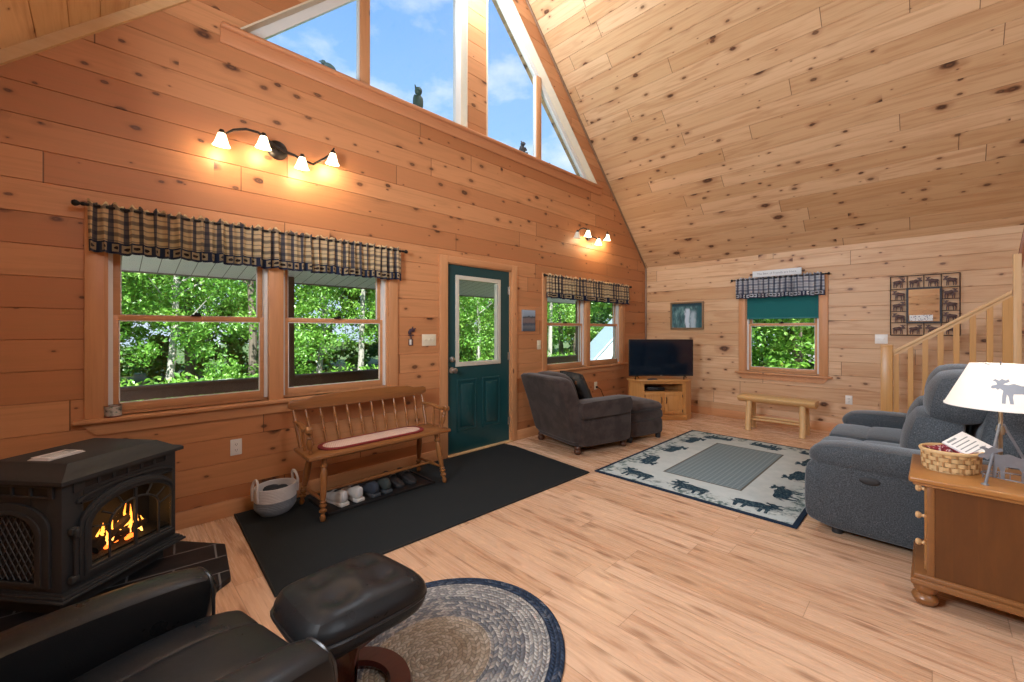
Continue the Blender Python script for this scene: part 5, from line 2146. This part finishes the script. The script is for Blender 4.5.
for z in (.505, .365, .225):
    b = B()
    b.box((-.205, .243, z - .062), (.205, .258, z + .062), .004)
    dw = obj('drawer', b, TOPM, t)
    for x in (-.02,):
        b = B()
        b.lathe([(.010, 0), (.007, .010), (.016, .018), (.018, .026), (.012, .034), (.0001, .036)], 14, Matrix.Translation((x, .258, z + .0)) @ Matrix.Rotation(R_(-90), 4, 'X'))
        obj('knob', b, KN, dw)
for sx in (-.205, .205):
    for sy in (-.25, .255):
        b = B()
        b.lathe([(.026, 0), (.036, .004), (.046, .020), (.050, .034), (.044, .048), (.034, .056), (.040, .066), (.046, .082), (.046, .10)], 20, T(sx, sy, 0))
        obj('foot', b, EDGE, t)

# wicker basket with a red lining and a leaning booklet
CT = .6205
WK = NT('woven_splint')
n_ = WK.noise(WK.co(), 30, 4)
r_ = WK.n('NewGeometry').outputs['Random Per Island']
WK.set(Base_Color=WK.mix(WK.m('ADD', WK.m('MULTIPLY', n_, .5), WK.m('MULTIPLY', r_, .5)), (.56, .33, .13), (.74, .55, .30)), Roughness=.5)
WK = WK.mat
t = thing('wicker_basket', 'oval woven splint basket on the chest of drawers, by the lamp', 'basket', (3.075, -3.605, CT), -42)
b = B()
for row in range(4):
    z0 = .010 + row * .0225
    pr = (row % 2) * PI / 14

    def rad(a, zz, pr=pr):
        w = .0035 * math.sin(14 * a + pr * 14)
        k = .93 + .07 * min(1, zz / .09) ** .7
        return Vector(((.118 * k + w) * math.cos(a), (.098 * k + w) * math.sin(a), zz))
    b.grid(lambda u, v, z0=z0, rad=rad: rad(2 * PI * u, z0 + .0195 * v), 84, 2, close_u=True)
    b.grid(lambda u, v, z0=z0, rad=rad: rad(2 * PI * u, z0 + .0195 * v) * .975 + Vector((0, 0, .025 * (z0 + .0195 * v))), 84, 2, close_u=True)
b.lathe([(.0001, .0), (.86, 0), (.86, .010), (.0001, .010)], 40, Matrix.Diagonal((.122, .102, 1, 1)))
obj('weave', b, WK, t)
b = B()
for k in range(28):
    a = 2 * PI * (k + .5) / 28
    s_ = .0045
    P = []
    for z in (.006, .03, .06, .098):
        kk = .93 + .07 * min(1, z / .09) ** .7
        P.append((.117 * kk * math.cos(a), .097 * kk * math.sin(a), z))
    b.tube(P, .0042, 6)
obj('stakes', b, wood('splint_stake_', 'z', (.34, .17, .06), (.46, .26, .11), .55), t)
b = B()
b.tube([(.120 * math.cos(a), .100 * math.sin(a), .100) for a in [2 * PI * k / 48 for k in range(48)]], .0075, 8, True, flat=1.25)
obj('rim', b, WK, t)
rg = random.Random(6)
LN = NT('red_print_cloth')
n_ = LN.noise(LN.co(), 70, 3)
LN.set(Base_Color=LN.ramp(n_, [(.42, (.22, .018, .030)), (.52, (.30, .03, .05)), (.6, (.62, .50, .48))], 'CONSTANT'), Roughness=.9)
b = B()
b.grid(lambda u, v: Vector((.110 * (1 - v * .98) * math.cos(2 * PI * u), .090 * (1 - v * .98) * math.sin(2 * PI * u), .104 - .028 * math.sin(PI * min(1, v * 1.0) * .5) + .010 * math.sin(9 * PI * 2 * u) * (1 - v) * v * 2 + .008 * math.sin(17 * u + 9 * v))), 60, 12, close_u=True)
obj('lining', b, LN.mat, t)
t = thing('booklet', 'white printed booklet leaning out of the woven basket', 'booklet', (3.085, -3.66, CT + .112), -45)
b = B()
M_ = T(.02, .015, .018, 18, 26, -14)
b.box((-.085, -.062, -.004), (.085, .062, .004), .001, M=M_)
pg = obj('pages', b, plain('paper', (.74, .74, .76), .7), t)
b = B()
for k in range(5):
    b.box((-.07, -.045 + k * .018, .004), (.06 - .02 * (k % 2), -.040 + k * .018, .0046), M=M_)
b.box((-.07, .042, .004), (.0, .052, .0046), M=M_)
obj('printing', b, GREYINK, t)

# table lamp
t = thing('table_lamp', 'table lamp with a white moose shade on a grey metal tripod', 'lamp', (3.0, -3.765, CT), -94)
GM = plain('grey_hammered_metal', (.20, .205, .225), .5, .5, var=.25)
b = B()
b.tube([(0, 0, .10), (0, 0, .50)], .0075, 10)
b.lathe([(.012, .22), (.016, .24), (.012, .26)], 12)
obj('pole', b, plain('aged_brass', (.36, .28, .19), .4, .6), t)
for fx, fy in ((-.047, -.117), (.125, .02), (-.02, .122)):
    b = B()
    b.tube([(fx * .06, fy * .06, .27), (fx * .12, fy * .12, .25), (fx * .5, fy * .5, .135), (fx * .96, fy * .96, .006)], .0055, 8)
    b.lathe([(.014, 0), (.013, .004), (.006, .008)], 12, T(fx, fy, 0))
    obj('leg', b, GM, t)
b = B()
b.tube([(.125 * math.cos(a) + .065, .075 * math.sin(a) + .01, .026) for a in [2 * PI * k / 36 for k in range(36)]], .0035, 6, True)
for k in range(7):
    x = -.04 + k * .034
    yy = .01 - .075 * math.sqrt(max(0, 1 - ((x - .065) / .125) ** 2))
    b.tube([(x, yy, .026), (x, yy, .055)], .002, 5)
b.tube([(-.055, .0, .026), (-.055, .0, .004)], .003, 6)
b.tube([(.18, .0, .026), (.18, .0, .004)], .003, 6)
obj('base_ring', b, GM, t)
b = B()
b.prism([(p[0] * .205 - .070, p[1] * .14 + .028) for p in MOOSE], .004, Matrix.Translation((0, -.058, 0)) @ XZ)
obj('animal_silhouette', b, GM, t)
r0, r1, h0, h1 = .186, .100, .350, .550
SHM = NT('lamp_shade_paper')
tl = SHM.n('BsdfTranslucent', Color=(.86, .84, .80))
SHM.set(Base_Color=(.86, .85, .83), Roughness=.8, Emission_Color=(1, .93, .82), Emission_Strength=.35)
mx_ = SHM.n('MixShader', _0=.5, _1=SHM.b.outputs[0], _2=tl.outputs[0])
SHM.t.links.new(mx_.outputs[0], SHM.out.inputs[0])
b = B()
b.lathe([(r0, h0), (r1, h1), (r1 - .002, h1), (r0 - .002, h0)], 48, None, False)
b.lathe([(r0 + .001, h0 - .001), (r0 + .001, h0 + .006)], 48, None, False)
sh = obj('lamp_shade', b, SHM.mat, t)
for sg, a0 in ((1, -102),):
    tt = sheet([(p[0] * .165, p[1] * .105) for p in MOOSE])
    for k in range(1, 24):
        bmesh.ops.bisect_plane(tt, geom=tt.verts[:] + tt.edges[:] + tt.faces[:], plane_co=(k * .007, 0, 0), plane_no=(1, 0, 0))
    for v in tt.verts:
        z = h0 + .035 + v.co.y
        r = r0 + (r1 - r0) * (z - h0) / (h1 - h0) + .0012
        a = R_(a0) + v.co.x / .155
        v.co = Vector((r * math.cos(a), r * math.sin(a), z))
    b = B()
    b.add(tt)
    obj('moose_cutout', b, plain('grey_cutout', (.34, .36, .40), .8), sh)
b = B()
b.lathe([(.010, .47), (.014, .48), (.014, .50), (.004, .51)], 12)
for a in (0, 120, 240):
    b.tube([(0, 0, h1 - .02), (r1 * math.cos(R_(a)), r1 * math.sin(R_(a)), h1 - .004)], .002, 6)
b.tube([(0, 0, .50), (0, 0, h1 + .01)], .003, 6)
obj('shade_holder', b, GM, t)
b = B()
b.cushion((0, 0, .44), (.055, .055, .075), 2.1, 5)
obj('bulb', b, emit('lamp_bulb_glow', (1, .86, .62), 8), t)
lamp('lamp_bulb', 'POINT', (3.0, -3.765, CT + .44), 5.0, (1, .90, .74), shadow_soft_size=.035)
b = B()
b.tube([(3.09, -3.86, CT + .006), (3.13, -3.93, CT + .006), (3.10, -4.02, CT + .006), (3.12, -4.08, CT + .004), (3.12, -4.09, CT - .1), (3.12, -4.10, .02)], .003, 6)
tag(obj('lamp_cord', b, BLACKM), 'black lamp cord running off the back of the chest', 'cord')

# ---------------------------------------------------------------- staircase along the right wall
SX_ = 6.0
st = thing('staircase', 'oak staircase climbing the right wall behind the loveseat', 'staircase', (0, 0, 0))
st['kind'] = 'structure'
RUN, RISE = .262, .190
for k in range(11):
    y = -3.27 - k * RUN
    b = B()
    b.box((SX_ + .02, y - RUN - .005, (k + 1) * RISE - .035), (XR - .03, y + .025, (k + 1) * RISE), .006)
    obj('tread', b, stair_wood('x'), st)
    b = B()
    b.box((SX_ + .025, y - .018, k * RISE), (XR - .03, y, (k + 1) * RISE - .035))
    obj('riser', b, stair_wood('x'), st)
for x in (SX_ - .005, XR - .03):
    b = B()
    ye, ze = -3.27 - 11 * RUN, 11 * RISE
    b.prism([(3.25, 0), (3.25, .20), (-ye, ze + .06), (-ye, ze - .25), (3.55, 0)], .028, Matrix.Translation((x, 0, 0)) @ Matrix(((0, 0, 1, 0), (-1, 0, 0, 0), (0, 1, 0, 0), (0, 0, 0, 1))))
    obj('stringer', b, stair_wood('y'), st)
rl = thing('stair_railing', 'oak stair railing with a square newel post behind the loveseat', 'railing', (0, 0, 0))
SWZ, SWY = stair_wood('z'), stair_wood('y')
b = B()
b.box((SX_ - .048, -3.245, 0), (SX_ + .048, -3.149, 1.165), .004)
b.box((SX_ - .050, -3.247, 1.150), (SX_ + .050, -3.147, 1.172), .005)
obj('newel_post', b, SWZ, rl)
K = RISE / RUN


def rz_(y):
    return 1.085 + (-3.245 - y) * K


b = B()
v = [(3.245, rz_(-3.245) - .012), (3.245, rz_(-3.245) + .024), (4.06, rz_(-4.06) + .024), (4.06, rz_(-4.06) - .012)]
MY = Matrix(((0, 0, 1, 0), (-1, 0, 0, 0), (0, 1, 0, 0), (0, 0, 0, 1)))
b.prism(v, .062, Matrix.Translation((SX_ - .031, 0, 0)) @ MY, bev=.007)
v = [(p[0], p[1] - .034) for p in v]
b.prism(v, .034, Matrix.Translation((SX_ - .017, 0, 0)) @ MY)
obj('handrail', b, light_pine('y'), rl)
for k in range(8):
    y = -3.272 - k * .1085
    b = B()
    w = .021 if k < 7 else .032
    b.prism([(-y - w, (-y - 3.25) * K + .18), (-y + w, (-y + w - 3.25) * K + .18), (-y + w, rz_(y - w) - .035), (-y - w, rz_(y + w) - .035)], .042, Matrix.Translation((SX_ - .021, 0, 0)) @ MY)
    obj('baluster', b, SWZ, rl)
b = B()
b.box((SX_ - .026, -4.115, 0), (SX_ + .026, -4.064, 2.03), .004)
obj('upper_post', b, light_pine('z'), rl)
b = B()
b.prism([(4.075, 1.88), (4.115, 1.88), (4.30, 3.2), (4.26, 3.2)], .045, Matrix.Translation((SX_ - .022, 0, 0)) @ MY, bev=.004)
obj('slanted_rail', b, wood('red_stair_', 'z', (.22, .075, .03), (.32, .12, .045), .4), rl)

# ---------------------------------------------------------------- black leather recliner and ottoman
t_ = NT('black_leather')
vo = t_.n('TexVoronoi', {'feature': 'DISTANCE_TO_EDGE'}, Vector=t_.co(), Scale=190.0)
n_ = t_.noise(t_.co(), 7, 4, .6)
n2 = t_.noise(t_.co(), 2.5, 3, .6, 1.0)
t_.set(Base_Color=t_.mix(n_, (.008, .009, .0105), (.015, .0165, .0185)), Roughness=t_.m('ADD', .20, t_.m('MULTIPLY', n_, .20)), Specular_IOR_Level=.3)
t_.bump(t_.m('ADD', t_.m('MULTIPLY', t_.step(vo.outputs['Distance'], 0, .08), .18), t_.m('ADD', n_, t_.m('MULTIPLY', n2, 1.6))), .22, .008)
LE = t_.mat
PIPE = plain('leather_piping', (.014, .014, .015), .35)
MAH = wood('mahogany_', 'x', (.055, .012, .010), (.10, .024, .018), .25, (.03, .006, .005), .4, 30, .4)
t = thing('recliner', 'black leather swivel recliner in the near left corner', 'recliner', (.06, -2.22, .009), 14)
for cy, w in ((.158, .13), (0, .235), (-.158, .13)):
    b = B()
    b.cushion((.035, cy, .345), (.63, w + .010, .17), (7, 9, 3.6), 10, lambda r, q: Vector((r.x, r.y, r.z + .020 * (1 - q.x ** 2) - .05 * max(0, q.x - .2) ** 2 - .02 * min(0, q.x) ** 2)))
    obj('seat_panel', b, LE, t)
for s in (-1, 1):
    b = B()
    b.cushion((.0, s * .305, .445), (.58, .15, .23), (5, 3, 3), 11, lambda r, q: Vector((r.x + .02 * q.z, r.y + .012 * s * (1 - q.z), r.z + .012 * (1 - q.x ** 2) - .020 * q.x)))
    am = obj('arm', b, LE, t)
    b = B()
    P = []
    for k in range(32):
        a = 2 * PI * k / 32
        c_, s_ = math.cos(a), math.sin(a)
        kk = (abs(c_) ** 3 + abs(s_) ** 3) ** (-1 / 3)
        P.append((.262, s * .305 + .068 * kk * c_, .432 + .103 * kk * s_))
    b.tube(P, .005, 6, True)
    obj('piping', b, PIPE, am)
    b = B()
    b.tube([(-.30, s * .31, .34), (-.10, s * .315, .30), (.12, s * .315, .30), (.20, s * .30, .33)], .020, 8, flat=1.5)
    obj('arm_support', b, MAH, am)
for z, th, x in ((.60, .16, -.36), (.90, .14, -.47)):
    b = B()
    b.cushion((x, 0, z), (th, .56, .36), (3, 4, 3.4), 10, lambda r, q: Vector((r.x - .32 * r.z, r.y, r.z)))
    obj('back_cushion', b, LE, t)
b = B()
b.cushion((-.44, 0, .70), (.08, .54, .66), (4, 5, 5), 8, lambda r, q: Vector((r.x - .32 * r.z, r.y, r.z)))
obj('back_shell', b, LE, t)
b = B()
b.lathe([(.05, .05), (.05, .27)], 18, T(-.02, 0, 0))
b.box((-.20, -.20, .24), (.22, .20, .27), .01)
obj('swivel_post', b, BLACKM, t)
b = B()
b.lathe([(.20, .012), (.285, .012), (.292, .022), (.285, .036), (.20, .036), (.20, .012)], 48, T(-.02, 0, 0), False)
b.box((-.24, -.045, .014), (.20, .045, .05), .008)
obj('base_ring', b, MAH, t)

t = thing('leather_ottoman', 'tufted black leather ottoman pad on a dark red bentwood base', 'ottoman', (.635, -2.075, .014), 4)


def pad(r, q):
    x, y, z = r
    if q.z > 0:
        d = 0
        for tx in (-.085, .085):
            for ty in (-.07, .07):
                d += math.exp(-(((x - tx) ** 2 + (y - ty) ** 2) / .0018))
        d += .35 * math.exp(-(x / .014) ** 2) * (abs(y) < .15) * 0
        z = z * (1 - .30 * max(abs(q.x), abs(q.y)) ** 3) - .034 * d + .016 * (1 - q.x ** 2) * (1 - q.y ** 2)
    return Vector((x * (1 - .03 * q.y), y * (1 + .02 * q.x), z))


b = B()
b.cushion((0, 0, .345), (.455, .405, .145), (4.5, 4.5, 2.7), 18, pad, T(0, 0, 0, 0, -3, 2))
pd = obj('pad', b, LE, t)
P = []
for k in range(48):
    a = 2 * PI * k / 48
    c_, s_ = math.cos(a), math.sin(a)
    kk = (abs(c_) ** 4.5 + abs(s_) ** 4.5) ** (-1 / 4.5)
    P.append((.229 * kk * c_ * (1 - .03 * s_), .204 * kk * s_, .340))
b = B()
b.tube(P, .006, 6, True, T(0, 0, 0, 0, -3, 2))
obj('piping', b, PIPE, pd)
for tx in (-.085, .085):
    for ty in (-.07, .07):
        b = B()
        b.cushion((tx, ty, .396), (.016, .016, .008), 2.2, 3, None, T(0, 0, 0, 0, -3, 2))
        obj('tuft_button', b, LE, pd)
b = B()
b.lathe([(.135, 0), (.205, 0), (.214, .012), (.205, .034), (.135, .034), (.128, .018), (.135, 0)], 56, T(.0, -.01, 0), False)
obj('base_ring', b, MAH, t)
b = B()      # bent plywood riser from the ring up to the pad
prof = [(-.17, .034), (-.10, .036), (-.05, .06), (-.03, .12), (-.035, .20), (-.02, .248), (.05, .262), (.12, .264)]
up = [(x, z) for x, z in prof]
lo = [(x + .006, z - .024) if z > .04 else (x, z - .020) for x, z in prof][::-1]
b.prism(up + lo, .17, Matrix.Translation((0, .075, 0)) @ XZ, bev=.004)
obj('bentwood_riser', b, MAH, t)
b = B()
b.box((-.12, -.12, .260), (.14, .12, .276), .004)
obj('support_plate', b, BLACKM, t)
